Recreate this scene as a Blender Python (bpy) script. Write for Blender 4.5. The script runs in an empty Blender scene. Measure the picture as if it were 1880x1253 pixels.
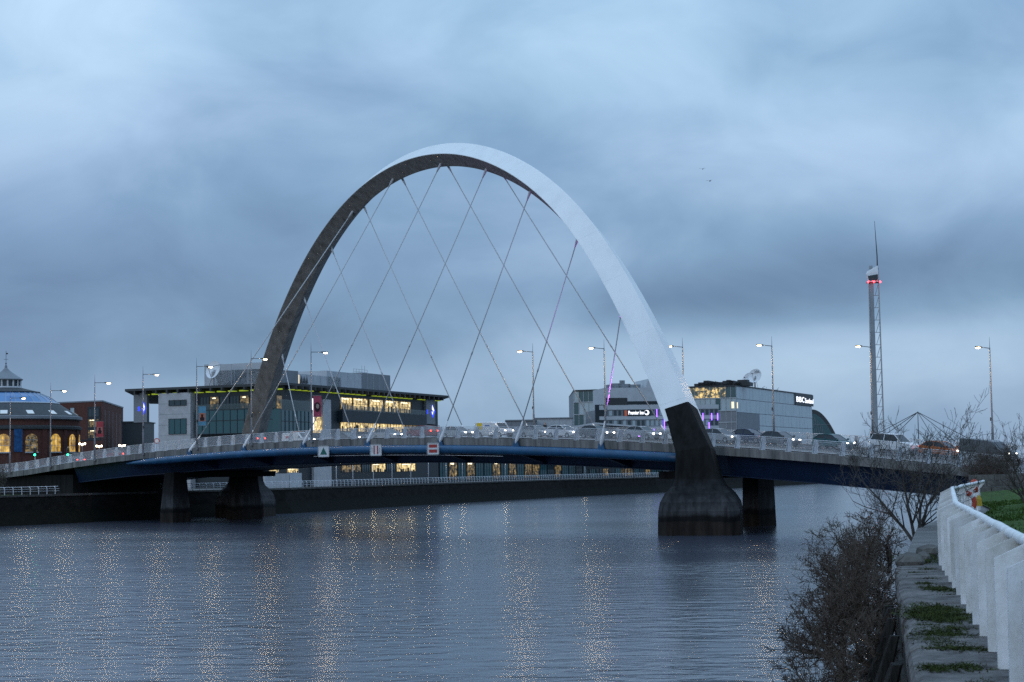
import bpy, bmesh, math, random
from mathutils import Vector, Matrix
random.seed(7)
R_ = math.radians
V = Vector
scn = bpy.context.scene
col = scn.collection

# ------------------------------------------------------------------ camera
F, CX, CY, EYE = 3300.0, 940.0, 626.5, 6.5
ROLL, PITCH = 0.015, math.atan(235.5 / 3300.0)
fwd = V((0, math.cos(PITCH), math.sin(PITCH)))
r0 = V((1, 0, 0)); u0 = r0.cross(fwd)
rgt = r0 * math.cos(ROLL) - u0 * math.sin(ROLL)
upv = u0 * math.cos(ROLL) + r0 * math.sin(ROLL)
CAM = V((0, 0, EYE))
cd = bpy.data.cameras.new('camera')
cam = bpy.data.objects.new('camera', cd)
col.objects.link(cam)
m = Matrix((rgt, upv, -fwd)).transposed().to_4x4()
m.translation = CAM
cam.matrix_world = m
cd.sensor_width = 36.0
cd.lens = F / 1880.0 * 36.0
cd.clip_start = 0.1
cd.clip_end = 20000
cd.dof.use_dof = True
cd.dof.focus_distance = 200.0
cd.dof.aperture_fstop = 8.0
scn.camera = cam

# ------------------------------------------------------------------ world (overcast dusk)
SUN_EL, SUN_AZ = R_(16), R_(205)
wd = bpy.data.worlds.new('World'); scn.world = wd; wd.use_nodes = True
nt = wd.node_tree; nt.nodes.clear()
def N(t, **k):
    n = nt.nodes.new(t)
    for a, b in k.items(): setattr(n, a, b)
    return n
def LK(a, b): nt.links.new(a, b)
def wmath(op, a, b=None):
    n = N('ShaderNodeMath', operation=op)
    for i, v in enumerate((a, b)):
        if v is None: continue
        if isinstance(v, (int, float)): n.inputs[i].default_value = v
        else: LK(v, n.inputs[i])
    return n.outputs[0]
tc = N('ShaderNodeTexCoord')
sep = N('ShaderNodeSeparateXYZ'); LK(tc.outputs['Generated'], sep.inputs[0])
def wnoise(scale, detail, rough, dist, off):
    mp = N('ShaderNodeMapping'); mp.inputs['Location'].default_value = off; mp.inputs['Scale'].default_value = (1, 1, 1.75)
    LK(tc.outputs['Generated'], mp.inputs[0])
    n = N('ShaderNodeTexNoise'); n.inputs['Scale'].default_value = scale; n.inputs['Detail'].default_value = detail
    n.inputs['Roughness'].default_value = rough; n.inputs['Distortion'].default_value = dist
    LK(mp.outputs[0], n.inputs['Vector']); return n.outputs['Fac']
n1 = wnoise(4.2, 3, 0.5, 0.35, (3.1, 1.7, 0.4)); n2 = wnoise(11.0, 6, 0.52, 0.45, (8.1, -4.7, 2.2)); n3 = wnoise(2.6, 2, 0.5, 0.2, (1.1, 6.3, 5.0))
val = wmath('ADD', wmath('MULTIPLY', wmath('SUBTRACT', n1, 0.5), 0.60), wmath('MULTIPLY', wmath('SUBTRACT', n2, 0.5), 0.66))
val = wmath('ADD', val, 0.50)
def dirpx(x, y):
    return (fwd + rgt * ((x - CX) / F) - upv * ((y - CY) / F)).normalized()
# cloud banks of this evening's sky: (pixel centre, half widths in degrees, weight)
for (px, py, sx, sz, wt) in [(130, 530, 10.0, 3.3, -0.44), (1620, 505, 10.0, 1.45, -0.33), (1230, 560, 4.5, 1.0, -0.36), (640, 640, 4.0, 0.9, -0.22),
                             (1660, 650, 7.5, 1.15, 0.34), (20, 60, 6.0, 4.5, 0.26), (1120, 70, 7.0, 3.5, 0.14), (1600, 240, 5.5, 1.7, 0.24),
                             (900, 700, 5.0, 1.6, 0.10), (250, 740, 9.0, 0.9, 0.07), (900, 300, 6.0, 2.2, -0.26), (1850, 60, 4.0, 2.5, -0.22)]:
    D = dirpx(px, py)
    s1 = N('ShaderNodeVectorMath', operation='SUBTRACT'); LK(tc.outputs['Generated'], s1.inputs[0]); s1.inputs[1].default_value = D
    s2 = N('ShaderNodeVectorMath', operation='MULTIPLY'); LK(s1.outputs[0], s2.inputs[0])
    s2.inputs[1].default_value = (1 / R_(sx), 1 / R_(sx), 1 / R_(sz))
    s3 = N('ShaderNodeVectorMath', operation='DOT_PRODUCT'); LK(s2.outputs[0], s3.inputs[0]); LK(s2.outputs[0], s3.inputs[1])
    e = wmath('EXPONENT', wmath('MULTIPLY', s3.outputs['Value'], -1.0))
    val = wmath('ADD', val, wmath('MULTIPLY', e, wt))
rp = N('ShaderNodeValToRGB'); LK(val, rp.inputs[0])
cr = rp.color_ramp
cr.elements[0].position = 0.0; cr.elements[0].color = (0.122, 0.209, 0.348, 1)
cr.elements[1].position = 1.0; cr.elements[1].color = (0.468, 0.630, 0.812, 1)
e = cr.elements.new(0.32); e.color = (0.194, 0.320, 0.486, 1)
e = cr.elements.new(0.62); e.color = (0.322, 0.466, 0.652, 1)
tint = N('ShaderNodeValToRGB'); LK(n3, tint.inputs[0])
tint.color_ramp.elements[0].position = 0.38; tint.color_ramp.elements[0].color = (0.95, 1.0, 0.985, 1)
tint.color_ramp.elements[1].position = 0.62; tint.color_ramp.elements[1].color = (1.0, 0.97, 1.0, 1)
tm = N('ShaderNodeMix', data_type='RGBA', blend_type='MULTIPLY'); tm.inputs[0].default_value = 1.0
LK(rp.outputs[0], tm.inputs[6]); LK(tint.outputs[0], tm.inputs[7])
bg1 = N('ShaderNodeBackground'); LK(tm.outputs[2], bg1.inputs[0]); LK(wmath('ADD', wmath('MULTIPLY', wmath('MAXIMUM', sep.outputs[2], 0.0), 1.30), 0.94), bg1.inputs[1])
sky = N('ShaderNodeTexSky', sky_type='NISHITA'); sky.sun_disc = False
sky.sun_elevation = SUN_EL; sky.sun_rotation = SUN_AZ
bg2 = N('ShaderNodeBackground'); LK(sky.outputs[0], bg2.inputs[0]); bg2.inputs[1].default_value = 0.006
ad = N('ShaderNodeAddShader'); LK(bg1.outputs[0], ad.inputs[0]); LK(bg2.outputs[0], ad.inputs[1])
wo = N('ShaderNodeOutputWorld'); LK(ad.outputs[0], wo.inputs[0])

sd = bpy.data.lights.new('sun', 'SUN'); sd.energy = 0.25; sd.angle = R_(25); sd.color = (1.0, 0.93, 0.85)
so = bpy.data.objects.new('sun', sd); col.objects.link(so)
# the sun stands low behind the photographer's left shoulder, wholly behind cloud
sdir = V((-math.cos(SUN_EL) * math.sin(R_(40)), -math.cos(SUN_EL) * math.cos(R_(40)), math.sin(SUN_EL)))
so.rotation_euler = sdir.to_track_quat('Z', 'Y').to_euler()
so.location = (0, 0, 60)

scn.view_settings.view_transform = 'Standard'
scn.view_settings.look = 'None'
scn.view_settings.exposure = 0.0
scn.view_settings.gamma = 1.0
scn.view_settings.use_curve_mapping = False
scn.cycles.use_denoising = False
scn.cycles.sample_clamp_indirect = 10.0
scn.cycles.sample_clamp_direct = 16.0
scn.cycles.max_bounces = 6
scn.cycles.caustics_reflective = False
scn.cycles.caustics_refractive = False

# ------------------------------------------------------------------ placing helpers
def ray(x, y): return fwd + rgt * ((x - CX) / F) - upv * ((y - CY) / F)
def at_depth(x, y, d):
    v = ray(x, y); return CAM + v * (d / v.y)
def at_z(x, y, z):
    v = ray(x, y); return CAM + v * ((z - EYE) / v.z)
def at_plane(x, y, p, n):
    v = ray(x, y); return CAM + v * ((p - CAM).dot(n) / v.dot(n))

# ------------------------------------------------------------------ materials
MATS = {}
def mat(name, color, rough=0.6, metal=0.0, var=0.0, vscale=1.0, bump=0.0, bscale=8.0, emit=None, estr=0.0, stretch=(1, 1, 1), alpha=1.0, spec=0.5, coords='Object', dark=None):
    if name in MATS: return MATS[name]
    mt = bpy.data.materials.new(name); mt.use_nodes = True
    t = mt.node_tree; p = t.nodes['Principled BSDF']
    c = (*color, 1)
    p.inputs['Base Color'].default_value = c
    p.inputs['Roughness'].default_value = rough; p.inputs['Metallic'].default_value = metal
    p.inputs['Specular IOR Level'].default_value = min(spec, .15) if rough >= .8 else spec
    p.inputs['Alpha'].default_value = alpha
    if emit:
        p.inputs['Emission Color'].default_value = (*emit, 1); p.inputs['Emission Strength'].default_value = estr
    if var > 0 or bump > 0:
        g = t.nodes.new('ShaderNodeNewGeometry')
        mp = t.nodes.new('ShaderNodeMapping'); mp.inputs['Scale'].default_value = stretch
        if coords == 'Object':
            t2 = t.nodes.new('ShaderNodeTexCoord'); t.links.new(t2.outputs['Object'], mp.inputs[0])
        else: t.links.new(g.outputs['Position'], mp.inputs[0])
    if var > 0:
        n = t.nodes.new('ShaderNodeTexNoise'); n.inputs['Scale'].default_value = vscale; n.inputs['Detail'].default_value = 6
        n.inputs['Roughness'].default_value = 0.65
        t.links.new(mp.outputs[0], n.inputs['Vector'])
        r = t.nodes.new('ShaderNodeValToRGB'); t.links.new(n.outputs['Fac'], r.inputs[0])
        lo = dark if dark else tuple(x * (1 - var) for x in color)
        hi = tuple(min(1, x * (1 + var * 0.6)) for x in color)
        r.color_ramp.elements[0].position = 0.32; r.color_ramp.elements[0].color = (*lo, 1)
        r.color_ramp.elements[1].position = 0.68; r.color_ramp.elements[1].color = (*hi, 1)
        t.links.new(r.outputs[0], p.inputs['Base Color'])
    if bump > 0:
        n = t.nodes.new('ShaderNodeTexNoise'); n.inputs['Scale'].default_value = bscale; n.inputs['Detail'].default_value = 4
        t.links.new(mp.outputs[0], n.inputs['Vector'])
        b = t.nodes.new('ShaderNodeBump'); b.inputs['Strength'].default_value = bump; b.inputs['Distance'].default_value = 0.05
        t.links.new(n.outputs['Fac'], b.inputs['Height']); t.links.new(b.outputs[0], p.inputs['Normal'])
    MATS[name] = mt
    return mt

# ------------------------------------------------------------------ mesh collecting
ORG = {}
class MB:
    def __init__(s): s.v = []; s.f = []; s.mi = []
    def face(s, pts, mi=0):
        b = len(s.v); s.v += [tuple(p) for p in pts]; s.f.append(tuple(range(b, b + len(pts)))); s.mi.append(mi)
    def obox(s, o, ax, ay, az, mi=0):
        """box from corner o spanned by three vectors"""
        o, ax, ay, az = V(o), V(ax), V(ay), V(az)
        if ax.cross(ay).dot(az) < 0: ax, ay = ay, ax
        b = len(s.v)
        for k in (0, 1):
            for (i, j) in ((0, 0), (1, 0), (1, 1), (0, 1)): s.v.append(tuple(o + ax * i + ay * j + az * k))
        for q in ((3, 2, 1, 0), (4, 5, 6, 7), (0, 1, 5, 4), (1, 2, 6, 5), (2, 3, 7, 6), (3, 0, 4, 7)):
            s.f.append(tuple(b + i for i in q)); s.mi.append(mi)
    def box(s, x0, y0, z0, x1, y1, z1, mi=0):
        s.obox((x0, y0, z0), (x1 - x0, 0, 0), (0, y1 - y0, 0), (0, 0, z1 - z0), mi)
    def loft(s, rings, close=True, cap=True, mi=0, mis=None):
        b = len(s.v); n = len(rings[0])
        for r in rings: s.v += [tuple(p) for p in r]
        for i in range(len(rings) - 1):
            for j in range(n if close else n - 1):
                k = (j + 1) % n
                s.f.append((b + i * n + j, b + i * n + k, b + (i + 1) * n + k, b + (i + 1) * n + j)); s.mi.append(mis[j] if mis else mi)
        if cap:
            s.f.append(tuple(b + j for j in reversed(range(n)))); s.mi.append(mi)
            s.f.append(tuple(b + (len(rings) - 1) * n + j for j in range(n))); s.mi.append(mi)
    def tube(s, pts, rad, n=8, cap=True, mi=0):
        pts = [V(p) for p in pts]
        if isinstance(rad, (int, float)): rad = [rad] * len(pts)
        rings = []; prev = None
        for i, p in enumerate(pts):
            a = pts[max(0, i - 1)]; c = pts[min(len(pts) - 1, i + 1)]
            d = (c - a).normalized()
            if prev is None:
                ref = V((0, 0, 1)) if abs(d.z) < 0.9 else V((1, 0, 0))
                x = d.cross(ref).normalized()
            else:
                x = (prev - d * prev.dot(d)).normalized()
            prev = x; y = d.cross(x)
            rings.append([p + (x * math.cos(2 * math.pi * k / n) + y * math.sin(2 * math.pi * k / n)) * rad[i] for k in range(n)])
        s.loft(rings, True, cap, mi)
    def lathe(s, prof, c, n=24, a0=0, a1=2 * math.pi, mi=0, cap=False):
        full = abs(a1 - a0 - 2 * math.pi) < 1e-6
        k = n if full else n + 1
        rings = [[(c[0] + r * math.cos(a0 + (a1 - a0) * i / n), c[1] + r * math.sin(a0 + (a1 - a0) * i / n), c[2] + z) for i in range(k)] for (r, z) in prof]
        s.loft(rings, full, cap, mi)
    def prism(s, poly, o, ax, ay, ext, mi=0):
        """polygon in (ax, ay) plane at o, extruded by ext"""
        o, ax, ay, ext = V(o), V(ax), V(ay), V(ext)
        A = [o + ax * p[0] + ay * p[1] for p in poly]; B = [p + ext for p in A]
        if ax.cross(ay).dot(ext) < 0: A, B = B, A
        s.loft([A, B], True, True, mi)
    def mesh(s, name, mats, org=(0, 0, 0), smooth=False):
        me = bpy.data.meshes.new(name); ox, oy, oz = org
        me.from_pydata([(a - ox, b - oy, c - oz) for a, b, c in s.v], [], s.f)
        if not isinstance(mats, (list, tuple)): mats = [mats]
        for q in mats: me.materials.append(q)
        if len(mats) > 1: me.polygons.foreach_set('material_index', s.mi)
        if smooth: me.polygons.foreach_set('use_smooth', [True] * len(me.polygons))
        me.update(); return me
    def build(s, name, mats, parent=None, smooth=False):
        org = ORG.get(parent.name, (0, 0, 0)) if parent else (0, 0, 0)
        o = bpy.data.objects.new(name, s.mesh(name, mats, org, smooth)); col.objects.link(o)
        if parent: o.parent = parent; ORG[o.name] = org
        return o
def tag(o, label=None, cat=None, group=None, kind=None):
    if label: o['label'] = label
    if cat: o['category'] = cat
    if group: o['group'] = group
    if kind: o['kind'] = kind
    return o
def thing(name, label, cat, loc=(0, 0, 0), group=None):
    o = bpy.data.objects.new(name, None); col.objects.link(o); o.location = loc
    o.empty_display_size = 0.5
    ORG[o.name] = tuple(loc); return tag(o, label, cat, group)
def inst(name, mesh, parent, loc, rotz=0, rot=None, scale=None):
    """shares mesh data; loc in world, parent unrotated at ORG"""
    o = bpy.data.objects.new(name, mesh); col.objects.link(o)
    if parent:
        o.parent = parent; g = ORG.get(parent.name, (0, 0, 0)); loc = V(loc) - V(g)
    o.location = loc; o.rotation_euler = rot if rot else (0, 0, rotz)
    if scale: o.scale = scale
    return o
def copy_tree(o, parent=None):
    c = o.copy(); col.objects.link(c); c.parent = parent
    for ch in list(o.children): copy_tree(ch, c)
    return c
def struct(o): o['kind'] = 'structure'; return o
def spin(o, x=0.4): return o
ORD = ['first', 'second', 'third', 'fourth', 'fifth', 'sixth', 'seventh', 'eighth', 'ninth', 'tenth', 'eleventh', 'twelfth', 'thirteenth', 'fourteenth']

# ------------------------------------------------------------------ shared materials
M = {}
M['white_steel'] = mat('white_steel', (0.80, 0.82, 0.84), 0.45, 0, 0.10, 0.25, coords='Position')
M['concrete'] = mat('concrete', (0.27, 0.265, 0.26), 0.85, 0, 0.45, 1.3, 0.5, 6, stretch=(1, 1, 0.35), coords='Position')
M['edge_concrete'] = mat('edge_concrete', (0.20, 0.196, 0.19), 0.85, 0, 0.6, 0.9, 0.3, 6, stretch=(1.2, 1.2, 0.12), coords='Position')
M['blue'] = mat('blue_paint', (0.014, 0.085, 0.19), 0.38, 0, 0.25, 0.6, coords='Position')
M['dark_blue'] = mat('girder_blue', (0.004, 0.020, 0.060), 0.5, 0, 0.3, 0.5, coords='Position')
M['asphalt'] = mat('asphalt', (0.05, 0.05, 0.052), 0.8, 0, 0.3, 3, 0.3, 40, coords='Position')
M['galv'] = mat('galvanised_steel', (0.36, 0.37, 0.38), 0.45, 0.6, 0.2, 3)
M['pole'] = mat('grey_pole_paint', (0.20, 0.21, 0.23), 0.85, 0, 0.15, 3)
M['rail'] = mat('white_rail_paint', (0.60, 0.62, 0.65), 0.75, 0, 0.2, 2, spec=.2)
M['dark'] = mat('dark_metal', (0.03, 0.032, 0.035), 0.5)
M['black'] = mat('black_rubber', (0.012, 0.012, 0.013), 0.7)
M['lamp'] = mat('lamp_glow', (1, 0.9, 0.75), 0.4, emit=(1.0, 0.70, 0.37), estr=420)
M['path_lamp'] = mat('path_lamp_glow', (1, 0.9, 0.7), 0.4, emit=(1.0, 0.76, 0.42), estr=45)
M['headlight'] = mat('headlight_glow', (1, 1, 1), 0.3, emit=(1.0, 0.93, 0.82), estr=22)
M['headlight_dim'] = mat('headlight_dim_glow', (1, 1, 1), 0.3, emit=(1.0, 0.85, 0.62), estr=14)
M['tail'] = mat('tail_glow', (0.5, 0.02, 0.02), 0.3, emit=(1.0, 0.06, 0.03), estr=6)
M['carglass'] = mat('car_glass', (0.02, 0.025, 0.03), 0.08)
M['glass'] = mat('window_glass', (0.03, 0.05, 0.06), 0.06)
M['tealglass'] = mat('teal_glass', (0.035, 0.10, 0.11), 0.10)
M['paleglass'] = mat('pale_cladding_glass', (0.38, 0.46, 0.49), 0.18, 0, 0.12, 0.3)
M['brick'] = mat('red_brick', (0.115, 0.05, 0.04), 0.85, 0, 0.35, 2.5)
M['panel_dark'] = mat('dark_teal_panel', (0.010, 0.019, 0.026), 0.5, 0, 0.2, 0.5)
M['panel_grey'] = mat('pale_grey_stone', (0.44, 0.44, 0.45), 0.75, 0, 0.15, 0.8)
M['panel_mid'] = mat('mid_grey_panel', (0.20, 0.215, 0.235), 0.55, 0, 0.12, 0.5)
M['panel_light'] = mat('light_grey_panel', (0.45, 0.475, 0.50), 0.5, 0, 0.12, 0.5)
M['slate'] = mat('slate', (0.05, 0.055, 0.058), 0.7, 0, 0.3, 1.5)
M['grass'] = mat('grass', (0.042, 0.082, 0.012), 0.9, 0, 0.55, 1.6, 0.6, 18, coords='Position')
M['white_paint'] = mat('white_fence_paint', (0.80, 0.81, 0.83), 0.5, 0, 0.22, 3.2, 0.15, 14, coords='Position', stretch=(1, 1, .55), dark=(.60, .59, .56))

def emis_mat(name, base, col1, col2, strength, scale=(1, 1, 1), ns=1.0, lo=0.35, hi=0.65):
    """a lit room behind glass: patchy lamps, furniture and people seen through the pane"""
    mt = bpy.data.materials.new(name); mt.use_nodes = True
    t = mt.node_tree; p = t.nodes['Principled BSDF']; p.inputs['Base Color'].default_value = (*base, 1); p.inputs['Roughness'].default_value = 0.15
    g = t.nodes.new('ShaderNodeNewGeometry'); mp = t.nodes.new('ShaderNodeMapping'); mp.inputs['Scale'].default_value = scale
    t.links.new(g.outputs['Position'], mp.inputs[0])
    n = t.nodes.new('ShaderNodeTexNoise'); n.inputs['Scale'].default_value = ns; n.inputs['Detail'].default_value = 5; n.inputs['Roughness'].default_value = 0.75
    t.links.new(mp.outputs[0], n.inputs['Vector'])
    v = t.nodes.new('ShaderNodeTexVoronoi'); v.inputs['Scale'].default_value = ns * 1.7; t.links.new(mp.outputs[0], v.inputs['Vector'])
    r = t.nodes.new('ShaderNodeValToRGB'); t.links.new(n.outputs['Fac'], r.inputs[0])
    r.color_ramp.elements[0].position = lo; r.color_ramp.elements[0].color = (*col1, 1)
    r.color_ramp.elements[1].position = hi; r.color_ramp.elements[1].color = (*col2, 1)
    mx = t.nodes.new('ShaderNodeMix'); mx.data_type = 'RGBA'; mx.blend_type = 'MULTIPLY'; mx.inputs[0].default_value = 0.75
    vr = t.nodes.new('ShaderNodeMapRange'); vr.inputs[1].default_value = 0.1; vr.inputs[2].default_value = 0.7; vr.inputs[3].default_value = 1.25; vr.inputs[4].default_value = 0.35
    t.links.new(v.outputs['Distance'], vr.inputs[0])
    t.links.new(r.outputs[0], mx.inputs[6]); t.links.new(vr.outputs[0], mx.inputs[7])
    t.links.new(mx.outputs[2], p.inputs['Emission Color']); p.inputs['Emission Strength'].default_value = strength
    MATS[name] = mt; return mt
M['lit'] = emis_mat('lit_room', (0.03, 0.03, 0.03), (0.06, 0.042, 0.015), (1.0, 0.74, 0.32), 1.7, (1, 1, 1.5), 0.9, 0.36, 0.60)
M['lit2'] = emis_mat('lit_room_dim', (0.03, 0.03, 0.03), (0.015, 0.018, 0.014), (0.85, 0.58, 0.22), 0.6, (1, 1, 1.6), 0.8, 0.42, 0.66)
M['lit_bbc'] = emis_mat('lit_office', (0.03, 0.035, 0.035), (0.015, 0.03, 0.03), (1.0, 0.70, 0.26), 1.6, (0.5, 0.5, 0.7), 1.0, 0.50, 0.62)
M['lit_rot'] = emis_mat('lit_arched_window', (0.03, 0.03, 0.03), (0.22, 0.10, 0.01), (1.0, 0.62, 0.12), 1.1, (1, 1, 0.8), 0.8, 0.34, 0.60)
M['green_led'] = mat('green_yellow_led', (0.2, 0.3, 0.02), 0.5, emit=(0.55, 0.72, 0.04), estr=0.42)
M['purple_led'] = mat('purple_led', (0.3, 0.1, 0.6), 0.5, emit=(0.25, 0.10, 1.0), estr=4.0)
M['blue_led'] = mat('blue_led', (0.05, 0.05, 0.6), 0.5, emit=(0.02, 0.05, 1.0), estr=1.6)
M['white_led'] = mat('white_led', (0.8, 0.8, 0.8), 0.5, emit=(0.9, 0.92, 1.0), estr=1.5)
M['red_led'] = mat('red_led', (0.6, 0.02, 0.02), 0.5, emit=(1.0, 0.02, 0.03), estr=26)
M['green_sig'] = mat('green_signal', (0.02, 0.5, 0.2), 0.5, emit=(0.02, 1.0, 0.42), estr=9)

# ------------------------------------------------------------------ water
def water_mat():
    mt = bpy.data.materials.new('river_water'); mt.use_nodes = True
    t = mt.node_tree; p = t.nodes['Principled BSDF']
    p.inputs['Base Color'].default_value = (0.044, 0.052, 0.072, 1)
    p.inputs['Roughness'].default_value = 0.17; p.inputs['IOR'].default_value = 1.333
    g = t.nodes.new('ShaderNodeNewGeometry')
    def noise(sc, rot, det, rgh=0.5, dist=0.0):
        mp = t.nodes.new('ShaderNodeMapping'); mp.inputs['Scale'].default_value = sc; mp.inputs['Rotation'].default_value = (0, 0, rot)
        t.links.new(g.outputs['Position'], mp.inputs[0])
        n = t.nodes.new('ShaderNodeTexNoise'); n.inputs['Scale'].default_value = 1.0; n.inputs['Detail'].default_value = det
        n.inputs['Roughness'].default_value = rgh; n.inputs['Distortion'].default_value = dist
        t.links.new(mp.outputs[0], n.inputs['Vector']); return n.outputs['Fac']
    def mth(op, a, b):
        n = t.nodes.new('ShaderNodeMath'); n.operation = op
        for i, q in enumerate((a, b)):
            if isinstance(q, (int, float)): n.inputs[i].default_value = q
            else: t.links.new(q, n.inputs[i])
        return n.outputs[0]
    a = noise((0.48, 0.85, 1), R_(14), 2, 0.5, 0.5)      # wind waves about a metre long
    b = noise((2.6, 3.6, 1), R_(-16), 2, 0.55, 0.3)    # ripples
    h = mth('ADD', mth('MULTIPLY', a, 1.35), mth('MULTIPLY', b, 0.24))
    # gusts: some patches of the river are smoother
    gm = t.nodes.new('ShaderNodeMapRange'); gm.inputs[1].default_value = 0.36; gm.inputs[2].default_value = 0.62
    gm.inputs[3].default_value = 0.22; gm.inputs[4].default_value = 1.2
    t.links.new(noise((0.012, 0.035, 1), R_(12), 3), gm.inputs[0])
    # the reach beyond the bridge lies in its lee and is calmer
    spx = t.nodes.new('ShaderNodeSeparateXYZ'); t.links.new(g.outputs['Position'], spx.inputs[0])
    lee = t.nodes.new('ShaderNodeMapRange'); lee.inputs[1].default_value = 198; lee.inputs[2].default_value = 232
    lee.inputs[3].default_value = 1.0; lee.inputs[4].default_value = 0.32
    t.links.new(mth('ADD', spx.outputs[0], spx.outputs[1]), lee.inputs[0])
    bp = t.nodes.new('ShaderNodeBump'); bp.inputs['Distance'].default_value = 0.115
    t.links.new(mth('MULTIPLY', gm.outputs[0], lee.outputs[0]), bp.inputs['Strength'])
    t.links.new(h, bp.inputs['Height']); t.links.new(bp.outputs[0], p.inputs['Normal'])
    return mt
mb = MB(); mb.face([(-3000, -400, 0), (6000, -400, 0), (6000, 9000, 0), (-3000, 9000, 0)])
struct(mb.build('river_water', water_mat()))

# ------------------------------------------------------------------ banks
SB = [(-150, 150), (-100, 205), (-72, 234), (-52, 268), (-37, 290), (-15.5, 352), (10.8, 416), (36, 461), (70, 545), (105, 628), (170, 780), (300, 1100), (900, 2600), (2500, 6000)]
ZQ = 3.75
NB = [(-1.5, -12), (0.24, 0), (2.35, 10), (5.55, 26), (6.25, 29.4), (10.45, 47), (15.4, 63), (19, 80), (23, 96), (46, 150), (80, 220), (150, 400), (270, 760), (420, 1100), (1000, 2500), (2700, 6000)]
ZN = 4.85
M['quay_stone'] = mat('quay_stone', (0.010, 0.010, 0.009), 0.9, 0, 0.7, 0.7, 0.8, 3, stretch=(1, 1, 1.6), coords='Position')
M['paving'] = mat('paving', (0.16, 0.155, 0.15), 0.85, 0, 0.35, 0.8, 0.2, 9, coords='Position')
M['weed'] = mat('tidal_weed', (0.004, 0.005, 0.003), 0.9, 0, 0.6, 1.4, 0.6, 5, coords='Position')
mb = MB()
mb.face([(x, y, ZQ) for x, y in SB] + [(-4000, 6000, ZQ), (-4000, 150, ZQ)])
struct(mb.build('south_bank_ground', M['paving']))
mb = MB(); mw = MB()
def miter(P, k):
    out = []
    for i, p in enumerate(P):
        a = V((*P[max(0, i - 1)], 0)); c = V((*P[min(len(P) - 1, i + 1)], 0)); d = (c - a).normalized(); out.append(V((*p, 0)) + V((d.y, -d.x, 0)) * k)
    return out
s0_, s1_, s2_ = miter(SB, 0), miter(SB, .35), miter(SB, 2.6)
for i in range(len(SB) - 1):
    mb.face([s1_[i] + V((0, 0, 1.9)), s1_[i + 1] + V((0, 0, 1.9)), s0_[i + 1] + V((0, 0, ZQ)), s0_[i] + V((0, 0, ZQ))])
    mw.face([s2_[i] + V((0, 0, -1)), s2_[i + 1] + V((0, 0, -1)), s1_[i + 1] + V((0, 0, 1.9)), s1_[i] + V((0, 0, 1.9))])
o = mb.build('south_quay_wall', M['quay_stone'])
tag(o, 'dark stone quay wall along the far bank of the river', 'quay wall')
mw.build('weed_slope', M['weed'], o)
# coping blocks on the far wall
cope = MB(); cope.box(-0.95, -0.45, 0, 0.95, 0.12, 0.28)
cme = cope.mesh('coping_block', mat('far_coping', (.085, .083, .08), .9, 0, .4, 1, coords='Position'))
acc = 0
for (a, b) in list(zip(SB[:-1], SB[1:]))[1:9]:
    d = V((b[0] - a[0], b[1] - a[1], 0)); L = d.length; d.normalize(); ang = math.atan2(d.y, d.x); k = 0
    while (k + .5) * 2.0 < L - 0.5 and acc < 240:
        p = V((*a, ZQ + .005)) + d * ((k + .5) * 2.0); inst('coping_block', cme, o, p, ang + math.pi if False else ang, scale=(1, -1, 1)); k += 1; acc += 1

# north bank: quay ground, lawn, wall
mb = MB()
mb.face([(x, y, ZN - .06) for x, y in NB] + [(6000, 6000, ZN - .06), (6000, -12, ZN - .06)])
struct(mb.build('north_bank_ground', M['paving']))
def lawn():
    mb = MB(); g = {}
    xs = [i * 1.5 for i in range(0, 60)]; ys = [j * 1.6 - 4 for j in range(0, 66)]
    def left(y):
        for (a, b) in zip(NB[:-1], NB[1:]):
            if a[1] <= y <= b[1]: return a[0] + (b[0] - a[0]) * (y - a[1]) / (b[1] - a[1])
        return NB[0][0]
    for j, y in enumerate(ys):
        for i, x in enumerate(xs):
            dd = x
            z = ZN + 0.02 + 0.55 * (1 - math.exp(-max(0, dd - .5) / 7.0)) + 0.06 * math.sin(x * .8 + y * .31) * min(1, dd) + .05 * math.sin(y * .7 + x * .23)* min(1, dd)
            g[i, j] = len(mb.v); mb.v.append((left(y) + 1.25 + x, y, z if y < 99 else ZN - .1))
    for j in range(len(ys) - 1):
        for i in range(len(xs) - 1):
            mb.f.append((g[i, j], g[i + 1, j], g[i + 1, j + 1], g[i, j + 1])); mb.mi.append(0)
    return struct(mb.build('lawn', M['grass'], smooth=True))
lawn()
mb = MB()
for (a, b) in zip(NB[:-1], NB[1:]):
    d = V((b[0] - a[0], b[1] - a[1], 0)); nn = V((-d.y, d.x, 0)).normalized()
    pa, pb = V((*a, 0)), V((*b, 0))
    mb.face([pb + nn * .5 + V((0, 0, -1)), pa + nn * .5 + V((0, 0, -1)), pa + V((0, 0, ZN - .07)), pb + V((0, 0, ZN - .07))])
nwall = mb.build('north_quay_wall', M['quay_stone'])
tag(nwall, 'weathered stone quay wall with worn coping beside the white fence', 'quay wall')

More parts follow.
